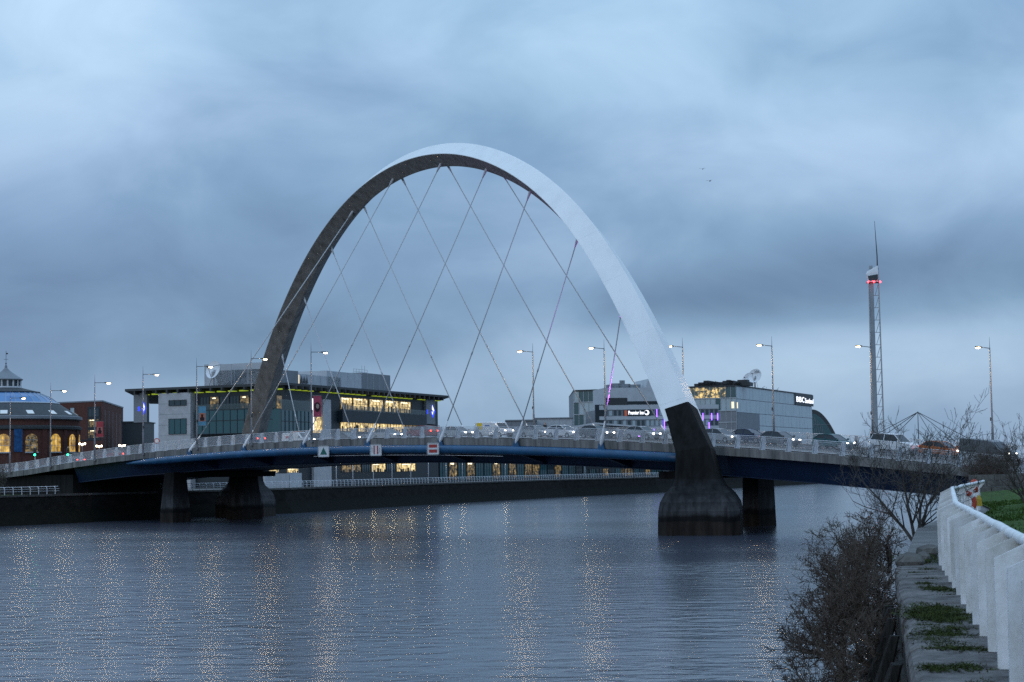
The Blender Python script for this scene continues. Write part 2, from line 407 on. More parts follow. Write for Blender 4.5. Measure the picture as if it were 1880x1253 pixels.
# ------------------------------------------------------------------ the arch bridge
P0 = at_depth(1290, 830, 178.0); P0.z = 0
UU = V((-math.sqrt(.5), math.sqrt(.5), 0)); WW = V((math.sqrt(.5), math.sqrt(.5), 0)); ZZ = V((0, 0, 1))
UANG = math.atan2(UU.y, UU.x)
RF = at_z(1290, 981, 0)
LF = at_depth(460, 940, 270.0); LF.z = 0
TT = (LF - RF).normalized(); NN = V((TT.y, -TT.x, 0))
DW = 21.0
def zd(a):
    x = a - 58.0
    if x > 72: return 10.4 - 5.66e-4 * 72 * 72 - (x - 72) * 0.0815 * 0.6
    if x < -98: return 10.4 - 5.66e-4 * 98 * 98 + (x + 98) * 0.05
    return 10.4 - 5.66e-4 * x * x
def slope(a): return (zd(a + .5) - zd(a - .5))
def B(a, w, z): return P0 + UU * a + WW * w + ZZ * z
def BD(a, w, dz=0): return B(a, w, zd(a) + dz)
bridge = thing('arch_bridge', 'white steel arch road bridge slung diagonally over a blue girder deck', 'bridge', tuple(B(45, 10, 0)))
A0, A1 = -75.0, 150.0
NS = 90
aa = [A0 + (A1 - A0) * i / NS for i in range(NS + 1)]
def sweep(prof, name, mt, a_list=None, parent=bridge, smooth=False):
    """prof(a) -> list of (w, dz)"""
    mb = MB(); mb.loft([[BD(a, w, z) for (w, z) in prof(a)] for a in (a_list or aa)], True, True)
    return mb.build(name, mt, parent, smooth)
sweep(lambda a: [(0.75, -.02), (20.25, -.02), (20.25, -.5), (0.75, -.5)], 'deck_slab', M['concrete'])
sweep(lambda a: [(3.4, .05), (17.6, .05), (17.6, -.01), (3.4, -.01)], 'carriageway', M['asphalt'])
sweep(lambda a: [(0.74, .14), (3.4, .16), (3.4, -.01), (0.74, -.01)], 'footway', M['paving'])
sweep(lambda a: [(17.6, .16), (20.26, .14), (20.26, -.01), (17.6, -.01)], 'footway', M['paving'])
def edge_blocks(w0, w1):
    L = 6.1; a = A0
    while a < A1:
        al = [a + .012, a + L * .5, a + L - .012]
        o = sweep(lambda q: [(w0, 0), (w1, 0), (w1, -.78), (w0, -.78)], 'edge_beam', M['edge_concrete'], al); a += L
edge_blocks(0, .74); edge_blocks(20.26, DW)
mark = mat('road_marking', (0.7, 0.7, 0.68), 0.7)
for w in (7.0, 14.0):
    a = -70
    while a < 145:
        mb = MB(); mb.face([BD(a, w, .055), BD(a, w + .12, .055), BD(a + 2, w + .12, .055), BD(a + 2, w, .055)]); mb.build('lane_dash', mark, bridge); a += 6
mb = MB(); mb.loft([[BD(a, 10.4, .055), BD(a, 10.55, .055)] for a in aa], False, False); mb.build('centre_line', mark, bridge)
# blue box girder below: set far back under the main span, flush under the side spans
def web(a):
    if 4 < a < 98: return 3.4
    if a <= 4: return 1.0 if a < -2 else 1.0 + (a + 2) / 6 * 2.4
    return 1.0 if a > 104 else 3.4 - (a - 98) / 6 * 2.4
al = sorted(set([A0 + 35] + [q for q in aa if -40 < q < 118] + [-2, 4, 98, 104, 118]))
sweep(lambda a: [(web(a), -.5), (21 - web(a), -.5), (21 - web(a) - .9, -2.8), (web(a) + .9, -2.8)], 'box_girder', M['dark_blue'], al)
# bottom flange, a thin proud lip
for w in (0, 1):
    sweep(lambda a: [((web(a) + .7, -2.8), (web(a) + 1.25, -2.8), (web(a) + 1.25, -2.88), (web(a) + .7, -2.88)), ((21 - web(a) - .7, -2.8), (21 - web(a) - 1.25, -2.8), (21 - web(a) - 1.25, -2.88), (21 - web(a) - .7, -2.88))][w], 'flange', M['dark_blue'], al)
# outrigger tube that the hangers pull on (near and far)
def tube_side(w, a_lo, a_hi):
    mb = MB(); pts = []; rad = []
    n = 46
    for i in range(n + 1):
        a = a_lo + (a_hi - a_lo) * i / n
        k = max(0, (a - (a_hi - 9)) / 9)
        pts.append(BD(a, w + k * .6 * (1 if w < 10 else -1), -1.28 + .12 * k)); rad.append(.48 * (1 - .72 * k ** 1.6))
    mb.tube(pts, rad, 16); return mb.build('tie_tube', M['blue'], bridge, True)
tube_side(-.25, 2.2, 103); tube_side(21.25, 4, 104)
# thin service pipe under the tube
mb = MB(); mb.tube([BD(a, -.1, -1.95) for a in range(28, 62, 3)], .035, 6); mb.build('service_pipe', M['rail'], bridge)

NEARA = [87.2, 75.2, 62.9, 50.7, 38.0, 25.8, 13.3]
FARA = [90.0, 78.0, 67.0, 55.6, 43.8, 32.4, 21.6]
for w, lst in ((0, NEARA), (1, FARA)):
    for a in lst:
        mb = MB(); s = 1 if w == 0 else -1; w0 = -.2 if w == 0 else 21.2
        # tapering bracket from girder to tube
        A = [BD(a - .28, w0, -.95), BD(a + .28, w0, -.95), BD(a + .28, w0, -1.6), BD(a - .28, w0, -1.6)]
        C_ = [BD(a - .28, w0 + s * 4.4, -.6), BD(a + .28, w0 + s * 4.4, -.6), BD(a + .28, w0 + s * 4.4, -2.75), BD(a - .28, w0 + s * 4.4, -2.75)]
        mb.loft([A, C_], True, True); mb.build('outrigger_bracket', M['dark_blue'], bridge)

# ---- arch rib: a four sided (lozenge) steel box, ridge towards the river
def az(s):
    x = s - 57.0; return 45.25 - .0085 * x * x - 1.05e-6 * x ** 4 + .5 * math.exp(-((s - 19) / 12) ** 2)
def arch_frame(s):
    dz = (az(s + .2) - az(s - .2)) / .4
    t = (TT + ZZ * dz).normalized(); nr = NN.cross(t) if NN.cross(t).z > 0 else -NN.cross(t)
    return t, nr
def arch_pt(s): return RF + TT * s + ZZ * az(s)
def sect(s, ka=1.0):
    x = abs(s - 57.0) / 54.0
    rt = s < 57
    a = (1.64 + (.72 if rt else .34) * x * x) * ka; b = (1.42 + (.06 if rt else -.10) * x * x) * ka
    t, nr = arch_frame(s); c = arch_pt(s)
    return [c - NN * a, c + nr * b, c + NN * a, c - nr * b]
def arch_mat(name, grime_shade):
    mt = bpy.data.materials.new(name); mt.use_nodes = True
    t = mt.node_tree; p = t.nodes['Principled BSDF']; p.inputs['Roughness'].default_value = 0.42 if not grime_shade else 0.7
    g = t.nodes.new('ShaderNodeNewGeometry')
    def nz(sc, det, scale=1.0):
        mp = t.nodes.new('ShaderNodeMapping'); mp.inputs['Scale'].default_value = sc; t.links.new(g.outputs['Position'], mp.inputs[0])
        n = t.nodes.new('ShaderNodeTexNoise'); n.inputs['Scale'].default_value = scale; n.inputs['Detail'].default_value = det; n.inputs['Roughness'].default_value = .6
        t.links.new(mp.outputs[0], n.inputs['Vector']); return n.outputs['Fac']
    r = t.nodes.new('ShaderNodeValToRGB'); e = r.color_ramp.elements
    if grime_shade:  # dirt streaks over a grey that paints in the downward faces' shade
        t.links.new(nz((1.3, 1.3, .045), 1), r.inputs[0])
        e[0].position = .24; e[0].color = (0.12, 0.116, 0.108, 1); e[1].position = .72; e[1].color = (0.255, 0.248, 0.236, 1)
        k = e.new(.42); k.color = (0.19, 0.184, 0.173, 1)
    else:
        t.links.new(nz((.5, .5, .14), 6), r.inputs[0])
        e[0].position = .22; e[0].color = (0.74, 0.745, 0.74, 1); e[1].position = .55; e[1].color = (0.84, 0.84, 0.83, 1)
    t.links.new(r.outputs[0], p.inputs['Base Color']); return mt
mwhite = arch_mat('arch_white_paint', False); mgrime_shade = arch_mat('arch_streaked_shaded_soffit', True)
# built in welded segments with thin joints
SEG = 22; S0, S1 = 3.55, 110.45
for i in range(SEG):
    sa = S0 + (S1 - S0) * i / SEG; sb = S0 + (S1 - S0) * (i + 1) / SEG
    mb = MB(); n = 5
    ss = [sa + .004 + (sb - sa - .008) * k / n for k in range(n + 1)]
    # ridge edges slightly chamfered
    rings = []
    for s in ss:
        q = sect(s); c = arch_pt(s); r = []
        for k in range(4):
            p = q[k]; r += [p + (q[k - 1] - p) * .035, p + (q[(k + 1) % 4] - p) * .035]
        rings.append(r)
    # edges j: 0 chamfer(-n) 1 C(-n>top) 2 chamfer top 3 D 4 chamfer 5 B 6 chamfer bottom 7 A
    mb.loft(rings, True, True, 0, [0, 0, 0, 0, 0, 1, 1, 1]); mb.build('arch_segment', [mwhite, mgrime_shade], bridge)
mb = MB(); ss = [S0 - 1 + (S1 - S0 + 2) * k / 110 for k in range(111)]
mb.loft([sect(s, .99) for s in ss], True, True, 0, [0, 0, 1, 1]); mb.build('arch_core', [mwhite, mgrime_shade], bridge)

# ---- concrete springings of the arch
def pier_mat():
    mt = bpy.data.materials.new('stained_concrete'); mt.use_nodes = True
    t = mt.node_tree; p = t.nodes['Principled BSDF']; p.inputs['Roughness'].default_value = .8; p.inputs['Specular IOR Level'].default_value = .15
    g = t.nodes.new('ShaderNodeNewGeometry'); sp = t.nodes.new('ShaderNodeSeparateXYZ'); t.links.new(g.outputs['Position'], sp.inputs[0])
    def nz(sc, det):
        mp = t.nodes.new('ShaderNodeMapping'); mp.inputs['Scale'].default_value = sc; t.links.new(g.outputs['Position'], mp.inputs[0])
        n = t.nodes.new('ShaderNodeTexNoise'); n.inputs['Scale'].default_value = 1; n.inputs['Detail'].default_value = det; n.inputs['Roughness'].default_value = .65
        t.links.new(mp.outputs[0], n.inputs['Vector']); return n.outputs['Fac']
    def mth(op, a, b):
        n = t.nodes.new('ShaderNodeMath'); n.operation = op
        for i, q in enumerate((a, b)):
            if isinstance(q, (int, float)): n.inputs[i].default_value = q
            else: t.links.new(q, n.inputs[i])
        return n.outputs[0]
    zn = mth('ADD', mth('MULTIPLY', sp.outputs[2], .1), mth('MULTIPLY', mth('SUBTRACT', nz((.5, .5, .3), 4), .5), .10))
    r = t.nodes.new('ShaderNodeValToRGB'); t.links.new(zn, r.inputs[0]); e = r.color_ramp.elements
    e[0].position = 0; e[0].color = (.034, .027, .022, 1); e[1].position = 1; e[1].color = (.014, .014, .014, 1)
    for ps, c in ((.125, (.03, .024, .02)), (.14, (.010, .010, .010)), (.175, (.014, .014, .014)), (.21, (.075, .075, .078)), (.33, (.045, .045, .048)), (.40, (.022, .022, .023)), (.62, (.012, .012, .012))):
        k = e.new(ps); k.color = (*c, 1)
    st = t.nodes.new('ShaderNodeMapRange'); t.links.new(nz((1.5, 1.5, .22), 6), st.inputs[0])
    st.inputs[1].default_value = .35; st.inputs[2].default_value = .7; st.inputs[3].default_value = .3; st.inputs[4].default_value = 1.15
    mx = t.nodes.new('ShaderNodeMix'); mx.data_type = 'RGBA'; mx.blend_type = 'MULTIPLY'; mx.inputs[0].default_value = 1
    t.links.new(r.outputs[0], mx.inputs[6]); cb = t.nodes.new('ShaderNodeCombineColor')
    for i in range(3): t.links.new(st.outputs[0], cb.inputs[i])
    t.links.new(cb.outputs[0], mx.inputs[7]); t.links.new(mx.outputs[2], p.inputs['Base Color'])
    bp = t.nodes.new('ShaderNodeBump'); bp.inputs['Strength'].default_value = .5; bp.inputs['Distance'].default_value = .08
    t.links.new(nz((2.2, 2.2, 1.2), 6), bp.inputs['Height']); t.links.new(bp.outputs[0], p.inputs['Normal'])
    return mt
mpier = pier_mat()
levels = [(1287, 1010, 5.2, 6.0), (1287, 981, 5.2, 6.0), (1287, 957, 5.2, 6.0), (1287, 937, 5.18, 5.95), (1287, 921, 4.98, 5.5), (1286, 905, 4.35, 4.6), (1285, 892, 3.4, 3.5), (1284, 880, 2.95, 2.9), (1277, 830, 2.45, 2.2), (1263, 790, 2.25, 1.75), (1250, 752, 2.10, 1.40)]
lv = []
for (x, y, a, b) in levels:
    q = at_plane(x, y, RF, NN); lv.append(((q - RF).dot(TT), q.z, a, b))
for side in (0, 1):
    mb = MB(); rings = []
    for k, (s, z, a, b) in enumerate(lv):
        sx = s if side == 0 else 114.0 - s
        c = RF + TT * sx + ZZ * z
        # top rings turn square to the arch axis
        if k >= len(lv) - 1:
            t, nr = arch_frame(sx); ex = nr if nr.dot(TT) * (1 if side else -1) > 0 else -nr
            if side == 0: ex = nr
            sg = 1
        else:
            ex = TT * (-1 if side == 0 else 1) + ZZ * (.25 if k > 7 else 0)
        q = [c - NN * a, c + ex * b, c + NN * a, c - ex * b]; r = []
        for j in range(4):
            p = q[j]; ch = .12 if k < 7 else .06; r += [p + (q[j - 1] - p) * ch, p + (q[(j + 1) % 4] - p) * ch]
        rings.append(r)
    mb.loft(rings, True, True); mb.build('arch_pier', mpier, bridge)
# ---- deck piers
def column(a, w, su, sw, top, ts, name='deck_pier'):
    mb = MB(); rings = []
    for z, k in ((-1.5, 1.06), (1.6, 1.0), (top, ts)):
        rings.append([B(a + i * su * k, w + j * sw * k, z) for i, j in ((-1, -1), (-.6, -1.12), (.6, -1.12), (1, -1), (1, 1), (.6, 1.12), (-.6, 1.12), (-1, 1))])
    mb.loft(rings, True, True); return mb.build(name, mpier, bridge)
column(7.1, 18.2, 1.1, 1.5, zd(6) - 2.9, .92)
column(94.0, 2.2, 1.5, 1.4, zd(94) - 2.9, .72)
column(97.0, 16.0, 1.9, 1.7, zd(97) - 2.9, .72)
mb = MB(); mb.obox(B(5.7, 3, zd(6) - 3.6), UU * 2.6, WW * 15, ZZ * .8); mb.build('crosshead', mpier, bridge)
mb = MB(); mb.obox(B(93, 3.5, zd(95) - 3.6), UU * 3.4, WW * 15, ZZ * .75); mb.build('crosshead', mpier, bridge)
# abutments
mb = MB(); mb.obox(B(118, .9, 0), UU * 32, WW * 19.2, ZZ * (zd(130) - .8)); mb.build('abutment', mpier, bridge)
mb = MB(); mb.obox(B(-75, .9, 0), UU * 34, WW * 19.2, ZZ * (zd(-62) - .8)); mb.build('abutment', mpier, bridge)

# ---- parapet: twin steel fins with barred panels between
PS = 3.05
mb = MB()
for dx in (-.10, .10):
    mb.prism([(0.02, 0), (.62, 0), (.62, 1.30), (.42, 1.32), (.26, 1.05), (.10, .55)], (dx - .012, 0, 0), (0, 1, 0), (0, 0, 1), (.024, 0, 0))
mb.box(-.16, -.0, 0, .16, .66, .025)
fin = mb.mesh('parapet_post', M['rail'])
mb = MB()
mb.tube([(0, .52, 1.27), (PS, .52, 1.27)], .035, 6, False)
mb.box(.14, .50, .10, PS - .14, .54, .15); mb.box(.14, .50, 1.12, PS - .14, .54, 1.155)
nb = 22
for i in range(nb):
    x = .2 + (PS - .4) * i / (nb - 1); mb.box(x - .011, .51, .15, x + .011, .53, 1.12)
pan = mb.mesh('railing_panel', M['rail'])
RZ = math.atan2(UU.y, UU.x)
k = 0; a = -62.0
# local axes: x along -u for the near side so that +y points inwards (+w)
while a < 146:
    if not (-1.6 < a < 4.4 and False):
        sl = math.atan(slope(a))
        inst('parapet_post', fin, bridge, BD(a, 0, .0), rot=(0, sl, RZ + math.pi))
        inst('railing_panel', pan, bridge, BD(a + PS, 0, .0), rot=(0, math.atan(slope(a + PS / 2)), RZ + math.pi))
        inst('parapet_post', fin, bridge, BD(a, DW, .0), rot=(0, -sl, RZ))
        inst('railing_panel', pan, bridge, BD(a, DW, .0), rot=(0, -math.atan(slope(a + PS / 2)), RZ))
    a += PS

# ---- hangers with forked sockets
NS_ = [75.5, 63.5, 50.6, 39.4, 29.6, 19.9, 11.8]
FS_ = [101.4, 93.5, 84.3, 73.9, 62.7, 50.6, 37.5]
hang = mat('hanger_galvanised', (0.55, 0.57, 0.59), 0.75, 0.0, spec=.2)
def hanger(p, q, lug):
    d = (q - p).normalized(); L = (q - p).length
    mb = MB(); mb.tube([p + d * 1.0, q - d * .6], .062, 8); o = mb.build('hanger', hang, bridge, True)
    mb = MB(); mb.tube([p - d * .05, p + d * .25, p + d * .9, p + d * 1.9, p + d * 2.6], [.09, .2, .19, .10, .062], 10); mb.build('lower_socket', M['white_steel'], o, True)
    mb = MB(); mb.tube([q + d * .1, q - d * .25, q - d * .8, q - d * 1.4], [.12, .17, .14, .062], 10); mb.build('upper_socket', hang, o, True)
    mb = MB(); c = p + d * (L * .36); mb.tube([c - d * .3, c + d * .3], .085, 8); mb.build('turnbuckle', hang, o, True)
    # lug plate on the tube
    mb = MB(); x = UU * .34
    mb.prism([(-.6, -.55), (.6, -.55), (.26, .30), (-.26, .30)], p - WW * .05, UU, ZZ, WW * .1); mb.build('lug_plate', M['blue'], o)
for a, s in zip(NEARA, NS_):
    t, nr = arch_frame(s); hanger(BD(a, -.25, -.48), arch_pt(s) - nr * .85 - NN * .30, 0)
for a, s in zip(FARA, FS_):
    t, nr = arch_frame(s); hanger(BD(a, 21.25, -.48), arch_pt(s) - nr * .85 + NN * .30, 0)

# ---- navigation boards hung on the tube
def nav_board(px, py, kind, label):
    p = at_plane(px, py, B(0, -1.45, 0), V((math.sqrt(.5), math.sqrt(.5), 0)))
    t = thing('navigation_board', label, 'sign', tuple(p), 'navigation boards on the blue tube')
    X = V((1, 0, 0)); WW = V((0, 1, 0))
    mb = MB(); mb.obox(p - X * .68 - ZZ * .68 + WW * .06, X * 1.36, WW * -.06, ZZ * 1.36); mb.build('board', mat('sign_white', (.72, .74, .75), .5, 0, .1, 2), t)
    fr = MB(); g = .07
    for (u, v, su, sv) in ((-.7, -.7, 1.4, g), (-.7, .7 - g, 1.4, g), (-.7, -.7, g, 1.4), (.7 - g, -.7, g, 1.4)):
        fr.obox(p + X * u + ZZ * v, X * su, -WW * .05, ZZ * sv)
    fr.build('rim', M['galv'], t)
    rd = mat('sign_red', (.42, .045, .04), .5); gr = mat('sign_green', (.01, .13, .10), .5)
    if kind == 0:
        mb = MB(); mb.prism([(-.42, -.40), (.42, -.40), (0, .48)], p - WW * .003, X, ZZ, -WW * .02); mb.build('triangle', gr, t)
    elif kind == 1:
        for u in (-.20, .20):
            mb = MB(); mb.obox(p + X * (u - .07) - ZZ * .5 - WW * .003, X * .14, -WW * .02, ZZ * 1.0); mb.build('bar', rd, t)
        for u in (-.45, .45):
            mb = MB(); mb.obox(p + X * (u - .03) - ZZ * .3 - WW * .003, X * .06, -WW * .015, ZZ * .6); mb.build('bar', M['galv'], t)
    else:
        mb = MB(); mb.obox(p - X * .46 - ZZ * .46 - WW * .003, X * .92, -WW * .012, ZZ * .92); mb.build('field', rd, t)
        mb = MB(); mb.obox(p - X * .46 - ZZ * .1 - WW * .016, X * .92, -WW * .01, ZZ * .2); mb.build('bar', mat('sign_white', (.72, .74, .75)), t)
    mb = MB()
    for u in (-.4, .4): mb.obox(p + X * (u - .04) - ZZ * .1 + WW * .055, X * .08, WW * 1.0, ZZ * .2)
    mb.build('bracket', M['galv'], t)
nav_board(594, 829, 0, 'square white board with a green triangle on the blue tube')
nav_board(690, 826.5, 1, 'square white board with two upright red bars on the blue tube')
nav_board(795, 824, 2, 'square board with a red field and white rim on the blue tube')

# ------------------------------------------------------------------ street lamps
def lamp_proto():
    t = thing('street_lamp', 'x', 'street lamp')
    mb = MB(); mb.tube([(0, 0, 0), (0, 0, 3.0), (0, 0, 3.05), (0, 0, 11.0)], [.13, .12, .095, .055], 10); mb.build('pole', M['pole'], t, True)
    mb = MB(); mb.tube([(0, 0, 11.0), (0, 0, 12.1)], [.03, .012], 6); mb.build('spike', M['pole'], t, True)
    mb = MB(); mb.tube([(0, 0, 10.95), (.9, 0, 10.98), (1.85, 0, 11.0)], [.045, .04, .035], 8); mb.build('arm', M['pole'], t, True)
    mb = MB(); mb.loft([[(x, y * sy, 11.0 + z) for y, z in ((-.5, -.03), (-.4, .07), (.4, .07), (.5, -.03), (.4, -.06), (-.4, -.06))] for x, sy in ((1.6, .16), (1.9, .32), (2.35, .38), (2.6, .22))], True, True)
    ln = mb.build('lantern', M['dark'], t)
    mb = MB(); mb.lathe([(.01, -.17), (.12, -.155), (.18, -.10), (.19, -.055)], (2.27, 0, 11.0), 12); mb.v = [(2.27 + (x - 2.27) * 1.5, y, z) for x, y, z in mb.v]; mb.build('lens', M['lamp'], ln, True)
    mb = MB(); mb.tube([(0, 0, 0), (0, 0, .7)], .17, 10); mb.box(-.22, -.22, 0, .22, .22, .03); mb.build('base', M['pole'], t)
    mb = MB(); mb.box(-.10, -.17, 3.6, .10, -.09, 3.95); mb.build('control_box', M['dark'], t)
    return t
lp = lamp_proto(); first = True
def place_lamp(x, ya, w, flip, label):
    global first
    q = at_plane(x, ya, B(0, w, 0), WW); a = (q - P0).dot(UU)
    o = lp if first else copy_tree(lp); first = False
    base = BD(a, w, -.25 if not flip else .14); o.location = base
    o.rotation_euler = (0, 0, math.atan2(WW.y, WW.x) + (math.pi if flip else 0))
    k = (q.z - base.z) / 11.0; o.scale = (1, 1, k)
    tag(o, label, 'street lamp', 'tall street lamps along the bridge'); return o, base, a
LAMPS = []
near = [(18.7, 730.6), (93, 717), (174, 702.5), (262.5, 687), (361, 672.5), (461, 658), (571, 646)]
for i, (x, y) in enumerate(near):
    LAMPS.append(place_lamp(x, y, -.18, False, 'tall street lamp on the near parapet, %s from the left edge, arm pointing right' % ORD[i]))
far = [(978, 646), (1109, 640), (1253, 637), (1417, 635), (1598, 637), (1817, 639)]
for i, (x, y) in enumerate(far):
    LAMPS.append(place_lamp(x, y, 19.9, True, 'tall street lamp on the far footway, %s from the right edge, arm pointing left' % ORD[5 - i]))

# banners hung on three of the lamp posts
def banner(lamp_i, y0, y1, colr, art, label):
    o, base, a = LAMPS[lamp_i]; x = near[lamp_i][0]
    q0 = at_plane(x, y0, B(0, -.18, 0), WW); q1 = at_plane(x, y1, B(0, -.18, 0), WW)
    X = (WW - UU).normalized()   # set square to the view down the river
    p = V((base.x, base.y, q1.z)); h = q0.z - q1.z; Yv = ZZ.cross(X).normalized()
    t = thing('lamp_banner', label, 'banner', tuple(p), 'banners on lamp posts')
    mb = MB(); mb.obox(p + X * .22, X * 1.0, Yv * .02, ZZ * h); mb.build('cloth', mat('banner_' + art, colr, .8, 0, .25, 1.2), t)
    mb = MB()
    for z in (0, h): mb.tube([p + ZZ * z, p + ZZ * z + X * 1.25], .025, 6)
    mb.build('bracket', M['pole'], t)
    c = p + X * .72 - Yv * .012 + ZZ * h * .5
    if art == 'portrait':
        mb = MB(); mb.prism([(.40 * math.cos(i * .4) * (1.0 if i < 8 else .9), .62 * math.sin(i * .4)) for i in range(16)], c - ZZ * .1, X, ZZ, -Yv * .006); mb.build('dark_hair_shape', mat('print_dark', (.03, .02, .025), .8), t)
        mb = MB(); mb.prism([(.20 * math.cos(i * .5), .30 * math.sin(i * .5)) for i in range(13)], c - Yv * .008 + X * .04, X, ZZ, -Yv * .006); mb.build('pale_face_shape', mat('print_pale', (.34, .26, .23), .8), t)
    else:
        mb = MB(); mb.obox(c - X * .4 - ZZ * (h * .28), X * .8, -Yv * .006, ZZ * h * .42); mb.build('print_panel', mat('print_panel_' + art, (.42, .16, .10) if art == 'blue' else (.40, .16, .15), .8), t)
        mb = MB(); mb.prism([(-.25, -.5), (.25, -.5), (.3, -.1), (.12, .0), (.16, .35), (-.16, .35), (-.12, 0), (-.3, -.1)], c - ZZ * h * .06 - Yv * .008, X, ZZ, -Yv * .006); mb.build('print_figure', mat('print_dark', (.03, .02, .025), .8), t)
banner(2, 774, 803, (.36, .06, .075), 'red', 'red cloth banner on the third lamp post from the left')
banner(4, 746, 782, (.10, .26, .38), 'blue', 'blue banner with orange print on the fifth lamp post from the left')
banner(6, 727, 766, (.38, .075, .12), 'portrait', 'crimson banner with a dark portrait beside the lit windows')

# ------------------------------------------------------------------ vehicles
def vehicle(kind, paint, label, cat, loc, ang, lights=True, group='vehicles crossing the bridge', dim=False, extra=None):
    """local x forward, y left, z up"""
    t = thing({'van': 'van', 'car': 'car', 'suv': 'sport_utility_car'}[kind], label, cat, (0, 0, 0), group)
    if kind == 'car':
        L, W, belt, roof = 4.3, 1.76, .92, 1.46
        lower = [(-2.15, .35), (-2.15, .85), (-2.05, 1.0), (-1.5, 1.02), (.75, .96), (1.6, .82), (2.05, .68), (2.15, .5), (2.12, .30), (1.75, .25), (-1.8, .25)]
        gh = [(-1.95, .98), (-1.35, 1.40), (-.5, 1.47), (.15, 1.42), (1.05, .93)]
        wx = (1.32, -1.30); wr = .32
    elif kind == 'suv':
        L, W, belt, roof = 4.9, 1.98, 1.15, 1.85
        lower = [(-2.42, .45), (-2.45, 1.05), (-2.38, 1.22), (-1.8, 1.24), (.9, 1.18), (2.15, 1.08), (2.4, .92), (2.45, .6), (2.38, .38), (2.0, .32), (-2.1, .32)]
        gh = [(-2.32, 1.20), (-2.05, 1.78), (-1.0, 1.86), (.35, 1.82), (1.15, 1.15)]
        wx = (1.5, -1.45); wr = .40
    else:
        L, W, belt, roof = 5.3, 1.95, 1.15, 1.98
        lower = [(-2.65, .40), (-2.68, 1.2), (-2.60, 1.90), (-2.4, 1.98), (.35, 1.98), (1.0, 1.86), (1.72, 1.16), (2.45, 1.02), (2.62, .8), (2.65, .45), (2.3, .32), (-2.3, .32)]
        gh = None; wx = (1.75, -1.6); wr = .36
    hw = W / 2
    def stations(prof, ys):
        mb = MB(); rings = []
        cx = 0; cz = sum(p[1] for p in prof) / len(prof)
        for y, k in ys: rings.append([(p[0] * (1 - (1 - k) * .5), y, cz + (p[1] - cz) * k) for p in prof])
        mb.loft(rings, True, True); return mb
    body = stations(lower, [(-hw, .90), (-hw + .05, .97), (-hw + .16, 1.0), (hw - .16, 1.0), (hw - .05, .97), (hw, .90)])
    bo = body.build('body', paint, t)
    if gh:
        n = len(gh)
        def side(s):
            r = []
            for (x, z) in gh:
                k = (z - gh[0][1]) / (roof - gh[0][1]); r.append((x, s * (hw - .06 - .17 * max(0, k)), z))
            return r
        g = MB(); g.loft([side(-1), side(1)], False, False); b = len(g.v)
        g.face(side(-1)); g.face(list(reversed(side(1)))); go = g.build('windows', M['carglass'], t)
        rf = MB(); a_, b_ = side(-1), side(1)
        rf.loft([[V(p) + V((0, 0, .012)) for p in (a_[1], a_[2], a_[3])], [V(p) + V((0, 0, .012)) for p in (b_[1], b_[2], b_[3])]], False, False)
        rf.loft([[V(p) + V((0, 0, -.03)) for p in (a_[1], a_[2], a_[3])], [V(p) + V((0, 0, -.03)) for p in (b_[1], b_[2], b_[3])]], False, False)
        for s_ in (a_, b_):
            sg = -1 if s_ is a_ else 1
            for i in range(len(gh) - 1): rf.tube([V(s_[i]) + V((0, sg * .005, 0)), V(s_[i + 1]) + V((0, sg * .005, 0))], .04, 5)
            xm = (s_[1][0] + s_[3][0]) / 2 + .1
            rf.tube([(xm, s_[0][1] + sg * .004, gh[0][1]), (xm, s_[2][1] + sg * .004, roof - .02)], .04, 5)
        rf.build('roof', paint, t)
    else:
        g = MB()
        for sg in (-1, 1):
            y = sg * (hw - .005); q = [(.35, y, 1.22), (1.45, y - sg * .03, 1.22), (.98, y - sg * .06, 1.74), (.35, y - sg * .06, 1.78)]
            g.face(q if sg < 0 else q[::-1])
        g.face([(1.70, -hw + .2, 1.21), (1.70, hw - .2, 1.21), (1.04, hw - .25, 1.845), (1.04, -hw + .25, 1.845)])
        g.v = [(x + .012, y, z + .008) for x, y, z in g.v]; g.build('windows', M['carglass'], t)
    tr = MB(); tr.lathe([(wr * .62, -.1), (wr, -.09), (wr, .09), (wr * .62, .1)], (0, 0, 0), 16); tr.v = [(x, z, y) for x, y, z in tr.v]
    tme = tr.mesh('tyre', M['black'])
    rm = MB(); rm.lathe([(.03, .07), (wr * .3, .085), (wr * .62, .095)], (0, 0, 0), 10); rm.lathe([(wr * .62, -.095), (wr * .3, -.085), (.03, -.07)], (0, 0, 0), 10); rm.v = [(x, z, y) for x, y, z in rm.v]
    rme = rm.mesh('rim', M['galv'])
    for x in wx:
        for s in (-1, 1):
            o = bpy.data.objects.new('wheel', tme); col.objects.link(o); o.parent = t; o.location = (x, s * (hw - .08), wr)
            r = bpy.data.objects.new('rim', rme); col.objects.link(r); r.parent = o
    fx = max(p[0] for p in lower); rx = min(p[0] for p in lower); hz = .70 if kind == 'car' else (.88 if kind == 'suv' else .86)
    for s in (-1, 1):
        h = MB(); h.lathe([(.02, .03), (.085, .02), (.11, 0)], (0, 0, 0), 10); h.v = [(fx - .10 + z, s * (hw - .30) + x * 1.5, hz + y * .8) for x, y, z in h.v]
        h.build('headlight', (M['headlight_dim'] if dim else M['headlight']) if lights else M['galv'], t)
        h = MB(); h.box(rx - .03, s * (hw - .28) - .1, hz + .05, rx + .06, s * (hw - .28) + .1, hz + .22); h.build('tail_light', M['tail'], t)
    h = MB(); h.box(fx - .06, -hw + .45, .42, fx + .03, hw - .45, .62); h.build('grille', M['dark'], t)
    for s in (-1, 1):
        h = MB(); xm = .95 if kind != 'van' else 1.25; h.box(xm, s * hw - .02 * s, belt + .03, xm + .16, s * (hw + .18), belt + .2); h.build('mirror', M['dark'] if kind == 'van' else paint, t)
    if extra: extra(t, hw)
